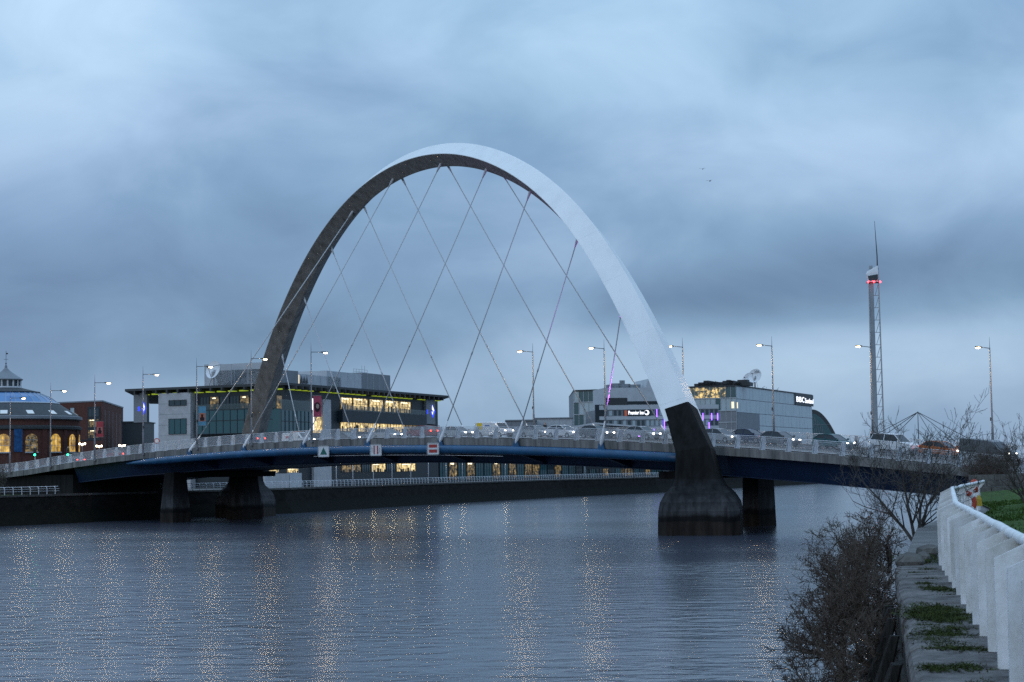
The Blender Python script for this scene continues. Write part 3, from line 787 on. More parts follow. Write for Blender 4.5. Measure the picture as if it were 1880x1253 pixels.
    t.location = loc; t.rotation_euler = ang
    return t
def car_paint(name, c): return mat('paint_' + name, c, .28, .1, .05, 2, spec=.6)
def drive(kind, px, w, paint, label, right=True, py=800, **kw):
    q = at_plane(px, py, B(0, w, 0), WW); a = (q - P0).dot(UU)
    d = -UU if right else UU
    sl = math.atan(slope(a)) * (1 if right else -1)
    return vehicle(kind, paint, label, {'van': 'van', 'car': 'car', 'suv': 'car'}[kind], BD(a, w, .06), (0, sl, math.atan2(d.y, d.x)), **kw)
wht, slv = car_paint('white', (.66, .68, .70)), car_paint('silver', (.34, .36, .38))
drk, gry, tel, rdd, org, blu = car_paint('black', (.02, .021, .024)), car_paint('grey', (.10, .11, .12)), car_paint('teal', (.015, .085, .095)), car_paint('red', (.22, .02, .018)), car_paint('orange', (.42, .12, .03)), car_paint('navy', (.02, .035, .09))
def yellow_patch(t, hw):
    for s in (-1, 1):
        mb = MB(); mb.box(-2.15, s * hw - .006, 1.05, -1.25, s * hw + .006, 1.85); mb.build('yellow_panel', mat('yellow_print', (.72, .52, .02), .5), t)
        mb = MB(); mb.box(-.75, s * hw - .005, 1.45, .1, s * hw + .005, 1.57); mb.build('lettering_strip', mat('blue_print', (.03, .10, .30), .5), t)
def roof_bar(t, hw):
    mb = MB(); mb.box(-.6, -.6, 1.97, .2, .6, 2.06); mb.build('roof_bar', mat('orange_bar', (.5, .18, .05), .5), t)
    for s in (-1, 1):
        mb = MB(); mb.box(-1.7, s * hw - .006, 1.2, -.2, s * hw + .006, 1.5); mb.build('lettering_strip', mat('red_print', (.4, .03, .04), .5), t)
drive('van', 549, 15.8, wht, 'white van with a roof bar, left of the crimson banner', extra=roof_bar)
drive('car', 636, 15.6, gry, 'grey car with lit headlights right of the white roof-bar van', dim=True)
drive('car', 712, 12.2, slv, 'silver car with bright headlights below the lit office windows')
drive('car', 840, 12.4, slv, 'silver car with lit headlights just behind the yellow-marked van')
drive('van', 908, 15.7, wht, 'white van with a yellow side panel at mid span', extra=yellow_patch, py=790)
drive('car', 985, 15.6, slv, 'silver car ahead of the yellow-marked white van', dim=True)
drive('car', 1035, 12.3, wht, 'white car with bright headlights left of the pale hanger foot')
drive('car', 1096, 12.4, gry, 'grey car with dazzling headlights behind the rightmost hanger foot')
drive('car', 1180, 12.3, slv, 'silver saloon behind the railing left of the dark arch pier', py=800)
drive('car', 1322, 12.3, slv, 'silver car half hidden by the right side of the arch pier', dim=True)
drive('car', 1378, 15.6, navy if False else blu, 'navy car right of the arch pier in the far lane')
drive('car', 1432, 12.2, gry, 'grey car with lit headlights below the tall lamp right of the pier')
drive('car', 1530, 12.3, tel, 'teal hatchback with lit headlights left of the slender tower')
drive('suv', 1642, 12.6, wht, 'white sport utility car behind the bare tree', lights=False)
drive('car', 1728, 12.4, org, 'orange car between the white and the dark grey vehicle', dim=True)
drive('van', 1812, 12.4, gry, 'dark grey van with a bright headlight near the right edge')
drive('car', 205, 5.2, rdd, 'red car with glowing tail lights near the red banner', right=False, lights=False, py=835)
drive('car', 135, 5.3, drk, 'black car with glowing tail lights behind the left traffic signals', right=False, lights=False, py=840)
drive('car', 92, 12.3, slv, 'silver car with lit headlights nearest the domed brick hall', py=840)
drive('car', 462, 5.2, blu, 'navy car with tail lights crossing in front of the left arch foot', right=False, lights=False, py=815)
drive('car', 775, 5.2, rdd, 'red car driving away behind the board with the red field', right=False, lights=False)

# ------------------------------------------------------------------ people
def person(px, w, top, trousers, label, py=790, face=1, hat=False):
    q = at_plane(px, py, B(0, w, 0), WW); a = (q - P0).dot(UU); base = BD(a, w, .16)
    t = thing('person', label, 'person', tuple(base), 'people walking on the bridge')
    def skin_mesh(name, verts, edges, rad, m_, sub=2):
        me = bpy.data.meshes.new(name); me.from_pydata([V(v) for v in verts], edges, [])
        o = bpy.data.objects.new(name, me); col.objects.link(o); o.parent = t
        sk = o.modifiers.new('skin', 'SKIN'); ss_ = o.modifiers.new('sub', 'SUBSURF'); ss_.levels = 1; ss_.render_levels = sub
        sl = me.skin_vertices[0].data if me.skin_vertices else None
        if sl is None:
            bm = bmesh.new(); bm.from_mesh(me); bm.verts.layers.skin.verify(); bm.to_mesh(me); bm.free(); sl = me.skin_vertices[0].data
        for i, r in enumerate(rad): sl[i].radius = (r, r) if isinstance(r, float) else r
        sl[0].use_root = True
        me.materials.append(m_); return o
    sk = mat('skin', (.38, .24, .18), .6)
    # body: pelvis, spine, neck, head, arms, legs in mid stride
    vs = [(0, 0, .95), (0, 0, 1.2), (0, 0, 1.42), (0, 0, 1.54), (.02, 0, 1.66), (.01, 0, 1.74),
          (0, .19, 1.42), (-.06, .25, 1.15), (.08, .24, .93), (0, -.19, 1.42), (.08, -.25, 1.16), (.2, -.22, .95),
          (0, .10, .9), (.12, .10, .50), (.02, .10, .08), (.16, .10, .04), (0, -.10, .9), (-.02, -.10, .50), (-.22, -.10, .10), (-.10, -.10, .04)]
    es = [(0, 1), (1, 2), (2, 3), (3, 4), (4, 5), (2, 6), (6, 7), (7, 8), (2, 9), (9, 10), (10, 11), (0, 12), (12, 13), (13, 14), (14, 15), (0, 16), (16, 17), (17, 18), (18, 19)]
    rd = [(.15, .12), (.15, .12), (.14, .11), .055, (.085, .10), (.07, .08), .07, .055, .04, .07, .055, .04, .09, .065, .045, .04, .09, .065, .045, .04]
    b = skin_mesh('body', vs, es, rd, sk)
    skin_mesh('jacket', [(0, 0, .88), (0, 0, 1.2), (0, 0, 1.43), (0, 0, 1.5), (0, .2, 1.43), (-.06, .27, 1.15), (.07, .25, .97), (0, -.2, 1.43), (.08, -.27, 1.16), (.19, -.23, .98)],
              [(0, 1), (1, 2), (2, 3), (2, 4), (4, 5), (5, 6), (2, 7), (7, 8), (8, 9)], [(.19, .16), (.18, .15), (.17, .14), .08, .095, .075, .06, .095, .075, .06], top)
    skin_mesh('trousers', [(0, 0, .93), (0, .10, .86), (.12, .10, .50), (.02, .10, .12), (0, -.10, .86), (-.02, -.10, .50), (-.21, -.10, .14)], [(0, 1), (1, 2), (2, 3), (0, 4), (4, 5), (5, 6)], [(.16, .13), .11, .08, .06, .11, .08, .06], trousers)
    skin_mesh('hair', [(-.02, 0, 1.70), (-.015, 0, 1.78)], [(0, 1)], [(.10, .10), (.07, .08)], mat('dark_hair', (.02, .015, .012), .7))
    d = -UU * face; t.rotation_euler = (0, 0, math.atan2(d.y, d.x))
    # children were laid out around the thing's own origin
    return t
redj, blkj, grnj = mat('red_jacket', (.36, .012, .012), .75), mat('black_jacket', (.018, .018, .02), .75), mat('brown_jacket', (.07, .045, .03), .75)
jean = mat('dark_trousers', (.02, .025, .04), .8)
person(806, 18.9, redj, jean, 'person in a red jacket at the parapet, mid span')
person(654, 18.9, grnj, jean, 'person in a brown coat beside the brightly lit entrance', face=-1)
person(1001, 18.9, blkj, jean, 'person in black walking right of the yellow-marked white van')
person(304, 18.6, blkj, jean, 'person in dark clothes on the left part of the bridge', py=815)
person(1601, 18.9, blkj, jean, 'person in dark clothes behind the white sport utility car', py=810, face=-1)

# ------------------------------------------------------------------ buildings
class Fac:
    """a facade plane between two ground points; s runs from A to B, out is towards the river"""
    def __init__(f, A, B_):
        f.A, f.B = V((A.x, A.y, 0)), V((B_.x, B_.y, 0)); f.t = (f.B - f.A).normalized(); f.L = (f.B - f.A).length
        f.n = V((f.t.y, -f.t.x, 0))
        if f.n.dot(CAM - f.A) < 0: f.n = -f.n
    def sz(f, x, y):
        q = at_plane(x, y, f.A, f.n); return (q - f.A).dot(f.t), q.z
    def P(f, s, z, o=0): return f.A + f.t * s + ZZ * z + f.n * o
    def box(f, mb, s0, s1, z0, z1, o0, o1, mi=0): mb.obox(f.P(s0, z0, o0), f.t * (s1 - s0), ZZ * (z1 - z0), f.n * (o1 - o0), mi)
    def part(f, name, m_, par, s0, s1, z0, z1, o0=0.0, o1=.08):
        mb = MB(); f.box(mb, s0, s1, z0, z1, o0, o1); return mb.build(name, m_, par)
    def pxs(f, x, y): return f.sz(x, y)[0]
    def rect(f, x0, y0, x1, y1):
        """pixel box (left top, right bottom) -> s0, s1, z0, z1 (z read at the middle)"""
        xm = (x0 + x1) / 2; ym = (y0 + y1) / 2
        return f.sz(x0, ym)[0], f.sz(x1, ym)[0], f.sz(xm, y1)[1], f.sz(xm, y0)[1]
    def window(f, par, s0, s1, z0, z1, m_, nm=2, nt=1, o=.05, fr=.07, frm=None):
        w = f.part('window', m_, par, s0, s1, z0, z1, o - .04, o)
        mb = MB(); frm = frm or M['dark']
        for i in range(nm + 1):
            c = s0 + (s1 - s0) * i / nm; f.box(mb, c - fr / 2, c + fr / 2, z0, z1, o + .002, o + .07)
        for i in range(nt + 1):
            c = z0 + (z1 - z0) * i / nt; f.box(mb, s0 - fr / 2, s1 + fr / 2, c - fr / 2, c + fr / 2, o + .004, o + .06)
        mb.build('frame', frm, w)
        if m_.name.startswith('lit_room'):
            rn = random.Random(int(s0 * 97 + z0 * 13)); W_, H_w = s1 - s0, z1 - z0; mb = MB()
            for i in range(4):
                c = s0 + W_ * (i + rn.random() * .8) / 4; f.box(mb, c, min(s1, c + W_ * rn.uniform(.06, .16)), z0 + .02, z0 + H_w * rn.uniform(.18, .5), o + .003, o + .02)
            mb.build('furnishing', M['panel_dark'], w)
            mb = MB(); c = s0 + W_ * rn.uniform(.05, .3); f.box(mb, c, c + W_ * rn.uniform(.3, .6), z1 - H_w * .16, z1 - H_w * .08, o + .003, o + .015); mb.build('ceiling_light', mat('ceiling_tube_glow', (1, .9, .7), .5, emit=(1, .86, .55), estr=2.2), w)
        return w
def text_obj(body, size, m_, par, P, X, Yv, name='lettering', depth=.06, bold=0.0, width=None):
    cu = bpy.data.curves.new(name, 'FONT'); cu.body = body; cu.size = size; cu.extrude = depth; cu.offset = bold
    cu.align_x = 'LEFT'
    tmp = bpy.data.objects.new(name, cu); col.objects.link(tmp); dg = bpy.context.evaluated_depsgraph_get(); dg.update()
    me = bpy.data.meshes.new_from_object(tmp.evaluated_get(dg)); bpy.data.objects.remove(tmp)
    xs = [v.co.x for v in me.vertices]; k = (width / (max(xs) - min(xs))) if width else 1.0
    me.materials.clear(); me.materials.append(m_)
    o = bpy.data.objects.new(name, me); col.objects.link(o); o.parent = par
    Zv = X.cross(Yv)
    mm = Matrix((X * k, Yv, Zv)).transposed().to_4x4(); mm.translation = P - V(ORG.get(par.name, (0, 0, 0)))
    o.matrix_local = mm; return o

def vol(mb, pts, z0, z1): mb.loft([[(p[0], p[1], z0) for p in pts], [(p[0], p[1], z1) for p in pts]], True, True)
def ccw(pts):
    a = sum(p[0] * q[1] - q[0] * p[1] for p, q in zip(pts, pts[1:] + pts[:1]))
    return pts if a > 0 else pts[::-1]
def gp(x, d): q = at_depth(x, 866, d); q.z = 0; return q

# ---- broadcaster's riverside building (left)
C0, C1, C2 = gp(250, 352), gp(523, 336), gp(805, 404)
f1, f2 = Fac(C0, C1), Fac(C1, C2)
bk = V((-9, 62, 0))
stv = thing('office_building', 'dark glass office block with lit windows and glowing green eaves, far bank', 'building', (C1.x, C1.y, ZQ))
ZT = f2.sz(524, 703.7)[1]
# stepped volumes: left wing (pale stone), glass corner, right wing
mb = MB(); vol(mb, ccw([tuple(p) for p in (C0 + f1.t * 6, C1, C2, C2 + bk, C0 + f1.t * 6 + bk)]), ZQ, ZT - .5); mb.build('wall', M['panel_dark'], stv)
over = 2.2
poly = [C0 - f1.t * 1.0 + f1.n * over, C1 + (f1.n + f2.n) * over * .55, C2 + f2.t * 1.5 + f2.n * over, C2 + bk + f2.t * 1.5, C0 + bk - f1.t * 1.0]
mb = MB(); vol(mb, ccw([tuple(p) for p in poly]), ZT - .45, ZT); mb.build('roof', M['slate'], stv)
# rafters and LEDs below the eaves
for f in (f1, f2):
    s = 1.0; k = 0
    while s < f.L - 1.5:
        f.part('eaves_rafter', M['dark'], stv, s, s + .35, ZT - 1.15, ZT - .47, 0.02, over - .2)
        if k % 9 != 4: f.part('eaves_light', M['green_led'], stv, s + .5, s + 2.4, ZT - 1.25, ZT - 1.0, 0.02, .4)
        s += 2.6; k += 1
def zrow(f, x, ya, yb): return f.sz(x, yb)[1], f.sz(x, ya)[1]
# right wing upper window band
z0, z1 = zrow(f2, 626, 729.5, 751.8)
for (xa, xb) in ((625, 645.5), (648, 674), (678, 702.5), (706.5, 731), (733, 753)):
    s0, s1 = f2.pxs(xa, 742), f2.pxs(xb, 745); f2.window(stv, s0, s1, z0, z1, M['lit'], 4, 2, frm=M['panel_dark'])
f2.part('balcony', M['panel_dark'], stv, f2.pxs(620, 755), f2.pxs(775, 760), z0 - 2.6, z0 - .3, .02, 1.1)
f2.part('balcony_glass', mat('balcony_glass', (.12, .16, .16), .1, alpha=.35), stv, f2.pxs(622, 745), f2.pxs(773, 752), z0 - .28, z0 + .75, 1.02, 1.08)
z0b, z1b = zrow(f2, 626, 767, 792)
for (xa, xb, mm_) in ((625, 652, 'lit'), (653, 690, 'lit'), (691, 716, 'lit'), (717, 742, 'lit'), (743, 776, 'lit2')):
    s0, s1 = f2.pxs(xa, 778), f2.pxs(xb, 780); f2.window(stv, s0, s1, z0b, z1b, M[mm_], 5, 1, frm=M['panel_dark'])
# lower storey seen under the deck
z0c, z1c = zrow(f2, 700, 851.5, 866.5)
for (xa, xb, mm_) in ((627, 662, 'lit2'), (664, 680, 'glass'), (682, 707, 'lit'), (709, 726, 'glass'), (728, 762, 'lit')):
    f2.window(stv, f2.pxs(xa, 860), f2.pxs(xb, 860), z0c, z1c, M[mm_], 4, 1, frm=M['panel_dark'])
f2.part('pale_pier', M['panel_grey'], stv, f2.pxs(589, 740), f2.pxs(603.5, 740), ZQ, f2.sz(596, 734)[1], .02, .5)
f2.part('pale_plinth', M['panel_grey'], stv, f2.pxs(572, 870), f2.pxs(604, 870), ZQ, f2.sz(590, 856)[1], .02, .52)
f2.part('entrance_glow', M['lit'], stv, f2.pxs(574, 780), f2.pxs(589, 780), f2.sz(580, 795)[1], f2.sz(580, 763)[1], .02, .12)
f2.part('entrance_strip', M['white_led'], stv, f2.pxs(572.5, 770), f2.pxs(574.5, 770), f2.sz(573, 790)[1], f2.sz(573, 732)[1], .1, .25)
# glazed corner bay
bay = MB(); s0, s1 = f2.pxs(500, 770), f2.pxs(558, 770); zt = f2.sz(550, 737)[1]; zbm = f2.sz(550, 796)[1]
f2.part('glass_bay', M['tealglass'], stv, s0, s1, zbm, zt - 2, .02, 1.8)
bm_ = MB()
for i in range(9):
    s = s0 + (s1 - s0) * i / 8; f2.box(bm_, s - .05, s + .05, zbm, zt - 2, 1.802, 1.9)
f2.box(bm_, s0, s1, (zbm + zt) / 2 - 1, (zbm + zt) / 2 - .9, 1.804, 1.88)
bm_.build('bay_mullions', M['panel_dark'], stv)
f2.part('bay_balustrade', mat('balcony_glass', (.12, .16, .16), .1, alpha=.35), stv, s0, s1, zt - 2, zt, 1.7, 1.78)
f2.part('window', M['lit2'], stv, f2.pxs(508, 737), f2.pxs(516.5, 737), zt - 1.6, f2.sz(512, 727)[1], .02, .1)
# sign panel with logo on the right end
def stv_logo(f, par, xs, ya, yb, o):
    s0, z0 = f.sz(xs[0], yb); s1, z1 = f.sz(xs[1], ya); w = s1 - s0; h = z1 - z0; c = f.P((s0 + s1) / 2 + w * .14, (z0 + z1) / 2, o)
    mb = MB(); mb.prism([(0, .5 * h), (.34 * w, .0), (.05 * w, -.5 * h), (-.12 * w, -.12 * h), (0.0, 0.05 * h)], c, f.t, ZZ, f.n * .06); mb.build('logo_diamond', M['blue_led'], par)
    mb = MB(); mb.prism([(.0, .46 * h), (.20 * w, .05 * h), (.13 * w, -.02 * h), (-.04 * w, .16 * h)], c + f.n * .064, f.t, ZZ, f.n * .03); mb.build('logo_highlight', M['white_led'], par)
    text_obj('s', h * .62, M['blue_led'], par, f.P(s0, z0 + h * .30, o), f.t, ZZ, 'logo_letter', .04, .02)
    text_obj('v', h * .50, M['white_led'], par, f.P(s0 + w * .56, z0 + h * .24, o + .12), f.t, ZZ, 'logo_letter', .03, .0)
sp0, sp1 = f2.pxs(778, 750), f2.pxs(794.5, 755); zl, zh = f2.sz(786, 779)[1], f2.sz(786, 733)[1]
slab = f2.part('sign_slab', M['panel_mid'], stv, sp0, sp1, zl, zh, .02, .6)
stv_logo(f2, slab, (779, 794), 744, 767, .62)
# left wing
sl0, sl1 = f1.pxs(249.5, 745), f1.pxs(274, 745)
slab2 = f1.part('sign_slab', M['panel_mid'], stv, sl0, sl1, f1.sz(262, 776)[1], f1.sz(262, 722)[1], .02, .7)
stv_logo(f1, slab2, (257, 273), 736, 763, .72)
g0, g1 = f1.pxs(300.5, 770), f1.pxs(359, 770)
st = f1.part('stone_block', M['panel_grey'], stv, g0, g1, ZQ, f1.sz(330, 722.5)[1], .02, 1.6)
mb = MB(); zb = ZQ
for i in range(1, 9):
    z = ZQ + (f1.sz(330, 722.5)[1] - ZQ) * i / 9; f1.box(mb, g0, g1, z - .03, z + .03, 1.57, 1.602)
mb.build('joint', M['panel_mid'], stv)
for (xa, ya, xb, yb, m_, nm, ntt) in ((320, 735.5, 352, 745.5, 'glass', 3, 1), (320, 769.5, 352, 797.5, 'tealglass', 3, 1)):
    s0, s1, z0, z1 = f1.rect(xa, ya, xb, yb); f1.window(stv, s0, s1, z0, z1, M[m_], nm, ntt, 1.68, frm=M['panel_dark'])
s0, s1, z0, z1 = f1.rect(367, 727, 515, 750)
for i in range(8):
    a = s0 + (s1 - s0) * i / 8; f1.window(stv, a + .1, a + (s1 - s0) / 8 - .1, z0, z1, M['lit2'] if i in (1, 4, 5) else M['glass'], 3, 1, frm=M['panel_dark'])
s0, s1, z0, z1 = f1.rect(364, 752, 520, 796)
f1.part('curtain_wall', M['tealglass'], stv, s0, s1, z0, z1, .02, .9)
mb = MB()
for i in range(13):
    a = s0 + (s1 - s0) * i / 12; f1.box(mb, a - .05, a + .05, z0, z1, .902, .98)
for k in (.0, .55, 1.0):
    f1.box(mb, s0, s1, z0 + (z1 - z0) * k - .06, z0 + (z1 - z0) * k + .06, .904, .97)
mb.build('mullions', M['panel_dark'], stv)
f1.part('balustrade', mat('balcony_glass', (.12, .16, .16), .1, alpha=.35), stv, s0, s1, z1, z1 + 1.1, .8, .86)
s0, s1, z0, z1 = f2.rect(494, 862, 512, 868)
for (xa, xb) in ((494, 511), (527, 547)):
    f2.window(stv, f2.pxs(xa, 865), f2.pxs(xb, 865), f2.sz(xa, 868.5)[1], f2.sz(xa, 861)[1], M['lit'], 3, 1, frm=M['panel_grey'])
f2.part('pale_plinth', M['panel_grey'], stv, f2.pxs(480, 875), f2.pxs(525, 875), ZQ, f2.sz(500, 870)[1], .02, .7)
f2.part('pale_plinth', M['panel_light'], stv, f2.pxs(526, 875), f2.pxs(548, 875), ZQ, f2.sz(537, 869)[1], .02, .7)
# rooftop plant
fr = Fac(C0 + V((-8, 16, 0)), C1 + V((-8, 16, 0))); fr2 = Fac(C1 + V((-14, 10, 0)), C2 + V((-14, 10, 0)))
def plant(f, x0, x1, ytop, m_, name, dep=10, ym=700):
    s0, s1 = f.pxs(x0, ym), f.pxs(x1, ym); zt = f.sz((x0 + x1) / 2, ytop)[1]
    mb = MB(); mb.obox(f.P(s0, ZT - .1), f.t * (s1 - s0), -f.n * dep, ZZ * (zt - ZT + .1)); o = mb.build(name, m_, stv)
    mb = MB(); n = max(2, int((s1 - s0) / 3))
    for i in range(n + 1):
        c = s0 + (s1 - s0) * i / n; f.box(mb, c - .05, c + .05, ZT, zt, .003, .05)
    mb.build('rib', M['panel_light'], o); return o
plant(fr, 376, 404, 669, M['panel_light'], 'roof_plant', 8)
plant(fr, 404, 484, 679, M['panel_mid'], 'roof_plant', 12)
plant(fr, 396, 484, 667.5, M['panel_light'], 'roof_screen', .4)
plant(fr2, 524, 625, 689, M['panel_light'], 'roof_screen', 9)
plant(fr2, 600, 664, 684, M['panel_light'], 'roof_plant', 9)
o = plant(fr2, 664, 716, 687, M['panel_mid'], 'roof_plant', 14)
# lit rooftop room with tree-shaped silhouettes
s0, s1 = fr2.pxs(529, 695), fr2.pxs(564, 695); za, zb_ = fr2.sz(530, 703)[1], fr2.sz(530, 687)[1]
lr = fr2.part('rooftop_window', mat('rooftop_glow', (.3, .28, .22), .5, emit=(1, .86, .6), estr=.75), stv, s0, (s0 + s1) / 2 + .2, za, zb_, .02, .3)
fr2.part('blind', M['dark'], lr, s0 + .6, (s0 + s1) / 2 - 1.0, zb_ - .55, zb_ - .2, .301, .34)
for i in range(3):
    c = (s0 + s1) / 2 + 1.0 + i * 1.25; mb = MB(); mb.prism([(-.5, 0), (.5, 0), (0, 1.6)], fr2.P(c, za + .1, .3), fr2.t, ZZ, fr2.n * .08); mb.build('tree_cutout', M['dark'], lr)
# rooftop rails and aerials
mb = MB(); s0, s1 = fr2.pxs(671, 685), fr2.pxs(696, 685); zt = fr2.sz(690, 687)[1]
for i in range(6):
    c = s0 + (s1 - s0) * i / 5; mb.tube([fr2.P(c, zt, -3), fr2.P(c, zt + 1.1 + (.9 if i in (3, 4) else 0), -3)], .04, 5)
for h in (.5, 1.05): mb.tube([fr2.P(s0, zt + h, -3), fr2.P(s1, zt + h, -3)], .035, 5)
mb.build('roof_rail', M['galv'], stv)

def dish(name, P, r, axis, label, text=None, par_h=3.0):
    t = thing(name, label, 'satellite dish', tuple(P), 'rooftop satellite dishes')
    ax = V(axis).normalized(); x = ax.cross(ZZ).normalized(); y = x.cross(ax).normalized() if x.length else ZZ
    c = P + ZZ * par_h; mb = MB(); rings = []
    for k in range(7):
        rr = r * k / 6 + .01; dz = .28 * r * (k / 6) ** 2
        rings.append([c + ax * (dz - .28 * r) + (x * math.cos(i * .2618) + y * math.sin(i * .2618)) * rr for i in range(24)])
    mb.loft(rings, True, False); back = [[p - ax * .06 for p in rg] for rg in rings]; mb.loft(back, True, False)
    mb.build('reflector', M['white_steel'], t, True)
    mb = MB(); f0 = c + ax * r * .75
    for k in range(3):
        an = k * 2.094 + .5; mb.tube([c + (x * math.cos(an) + y * math.sin(an)) * r * .95, f0], .05, 5)
    mb.tube([f0 - ax * .3, f0 + ax * .15], .18, 8); mb.build('feed_arm', M['dark'], t)
    mb = MB(); mb.tube([P, P + ZZ * (par_h - r * .3), c - ax * .35 * r], [.35, .3, .25], 10)
    mb.tube([P + x * 1.2, c - ax * .4], .08, 6); mb.tube([P - x * 1.2, c - ax * .4], .08, 6); mb.build('mount', M['galv'], t)
    if text:
        text_obj(text, r * .42, M['dark'], t, c + y * r * .45 - x * r * .55 + ax * (.02 * r + .05), x, y, 'lettering', .02)
    return t
pd = at_depth(391, 706, 349); dish('satellite_dish', V((pd.x, pd.y, ZT)), 1.8, (-.55, -.8, .3), 'white satellite dish on the roof of the left glass office block', None, at_depth(388, 679, 349).z - ZT)

# ---- domed brick hall at the left edge
RC = gp(10, 400); RC.z = ZQ
hall = thing('rotunda', 'round red brick hall with glass dome ring and lantern at left edge', 'building', tuple(RC))
def zy(y, x, d): return at_depth(x, y, d).z - ZQ
zz_ = {y: zy(y, 10, 400) for y in (675, 697, 711, 713, 722, 743, 769, 773, 787, 791, 800, 832)}
mb = MB(); mb.lathe([(16.0, 0), (16.0, zz_[769])], RC, 68); mb.build('wall', M['brick'], hall)
mb = MB(); mb.lathe([(16.0, zz_[791] - .2), (16.5, zz_[791]), (16.55, zz_[787]), (16.0, zz_[787] + .3)], RC, 68); mb.build('cornice', M['slate'], hall)
mb = MB(); mb.lathe([(16.0, zz_[773] - .2), (16.6, zz_[773]), (16.6, zz_[769] + .1), (16.0, zz_[769] + .25)], RC, 68); mb.build('eaves', M['panel_mid'], hall)
mb = MB(); mb.lathe([(16.2, zz_[769] + .2), (11.6, zz_[743])], RC, 68); mb.build('slate_roof', M['slate'], hall)
mb = MB(); mb.lathe([(11.6, zz_[743] + .02), (9.6, zz_[743] + 1.5), (7.2, zz_[722])], RC, 34); mb.build('glass_ring', mat('dome_glass', (.10, .22, .42), .05, .35), hall)
mb = MB()
for i in range(34):
    a = i * 2 * math.pi / 34; d = V((math.cos(a), math.sin(a), 0))
    mb.tube([RC + d * 11.62 + ZZ * zz_[743], RC + d * 9.65 + ZZ * (zz_[743] + 1.52), RC + d * 7.25 + ZZ * zz_[722]], .05, 4)
mb.lathe([(11.55, zz_[743] - .1), (11.8, zz_[743]), (11.6, zz_[743] + .2)], RC, 68); mb.build('glazing_bars', M['panel_light'], hall)
mb = MB(); mb.lathe([(7.4, zz_[722] - .1), (7.5, zz_[722] + .15), (6.8, zz_[722] + .25), (3.5, zz_[713])], RC, 34); mb.build('upper_roof', M['slate'], hall)
mb = MB(); mb.lathe([(3.0, zz_[713] - .4), (3.0, zz_[697])], RC, 16); lan = mb.build('lantern', M['glass'], hall)
mb = MB()
for i in range(16):
    a = i * math.pi / 8; d = V((math.cos(a), math.sin(a), 0)); mb.tube([RC + d * 3.2 + ZZ * (zz_[713] - .2), RC + d * 3.2 + ZZ * zz_[697]], .2, 6)
mb.lathe([(3.0, zz_[713] - .3), (3.5, zz_[713] - .1), (3.4, zz_[713] + .3), (3.0, zz_[713] + .3)], RC, 24); mb.build('lantern_columns', M['rail'], lan)
mb = MB(); mb.lathe([(3.7, zz_[697] - .2), (3.75, zz_[697]), (2.2, zz_[697] + 1.0), (.9, zz_[697] + 1.9), (.3, zz_[675] - .1), (.28, zz_[675] + .3), (.0, zz_[675] + .9)], RC, 16); mb.build('lantern_roof', M['panel_mid'], lan)
mb = MB(); tp = RC + ZZ * (zz_[675] + .6); mb.tube([tp, tp + ZZ * 3.1], .05, 5); mb.tube([tp + ZZ * 1.2 - V((.5, 0, 0)), tp + ZZ * 1.2 + V((.5, 0, 0))], .035, 5)
mb.lathe([(.01, 0), (.22, .18), (.01, .4)], tp + ZZ * .1, 8); mb.prism([(0, 0), (.4, .05), (.45, .3), (.1, .35)], tp + ZZ * 2.3, V((1, 0, 0)), ZZ, V((0, .03, 0))); mb.build('weather_vane', M['dark'], lan)
wang = math.atan2(CAM.y - RC.y, CAM.x - RC.x)
for k in range(-4, 6):
    an = wang + R_(-1.5 + 21.2 * k); d = V((math.cos(an), math.sin(an), 0)); tx = V((-d.y, d.x, 0))
    c = RC + d * 15.95; hw_ = 1.35; zb, ztp = zz_[832], zz_[800]
    arc = [(-hw_, zb), (hw_, zb)] + [(hw_ * math.cos(q * math.pi / 10), ztp - hw_ + hw_ * math.sin(q * math.pi / 10)) for q in range(11)]
    mb = MB(); mb.prism(arc, c, tx, ZZ, d * .12); w_ = mb.build('window', M['lit_rot'] if k != 1 else M['lit2'], hall)
    mb = MB(); o_ = c + d * .125
    for q in (-.45, .45): mb.obox(o_ + tx * (q - .04) + ZZ * zb, tx * .08, d * .06, ZZ * (ztp - zb - .3))
    for q in (.35, .65): mb.obox(o_ - tx * hw_ + ZZ * (zb + (ztp - zb) * q), tx * 2 * hw_, d * .055, ZZ * .08)
    mb.obox(o_ - tx * (hw_ + .15) + ZZ * (zb - .25), tx * (2 * hw_ + .3), d * .25, ZZ * .25); mb.build('frame', M['panel_light'], w_)
    mb = MB(); m2 = an + R_(10.6); d2 = V((math.cos(m2), math.sin(m2), 0)); t2 = V((-d2.y, d2.x, 0)); mb.obox(RC + d2 * 15.9 - t2 * .55, t2 * 1.1, d2 * .32, ZZ * zz_[791]); mb.build('pilaster', M['brick'], hall)
    dd = V((math.cos(an), math.sin(an), 0)); k1 = .12; k2 = .38
    pa = RC + dd * (16.2 - 4.6 * k1) + ZZ * (zz_[769] + .2 + (zz_[743] - zz_[769] - .2) * k1 + .08); pb = RC + dd * (16.2 - 4.6 * k2) + ZZ * (zz_[769] + .2 + (zz_[743] - zz_[769] - .2) * k2 + .08)
    mb = MB(); mb.obox(pa - tx * .75, tx * 1.5, pb - pa, (pb - pa).cross(tx).normalized() * .06); mb.build('rooflight', mat('rooflight_glass', (.45, .5, .52), .12, emit=(.7, .8, .85), estr=.25), hall)
mb = MB(); an = wang + R_(-1.5 + 10.6); d = V((math.cos(an), math.sin(an), 0)); tx = V((-d.y, d.x, 0))
mb.obox(RC + d * 16.3 - tx * .9 + ZZ * zz_[832], tx * 1.8, d * .1, ZZ * 5); mb.build('hanging_banner', mat('blue_cloth', (.03, .10, .24), .8, 0, .5, 1), hall)

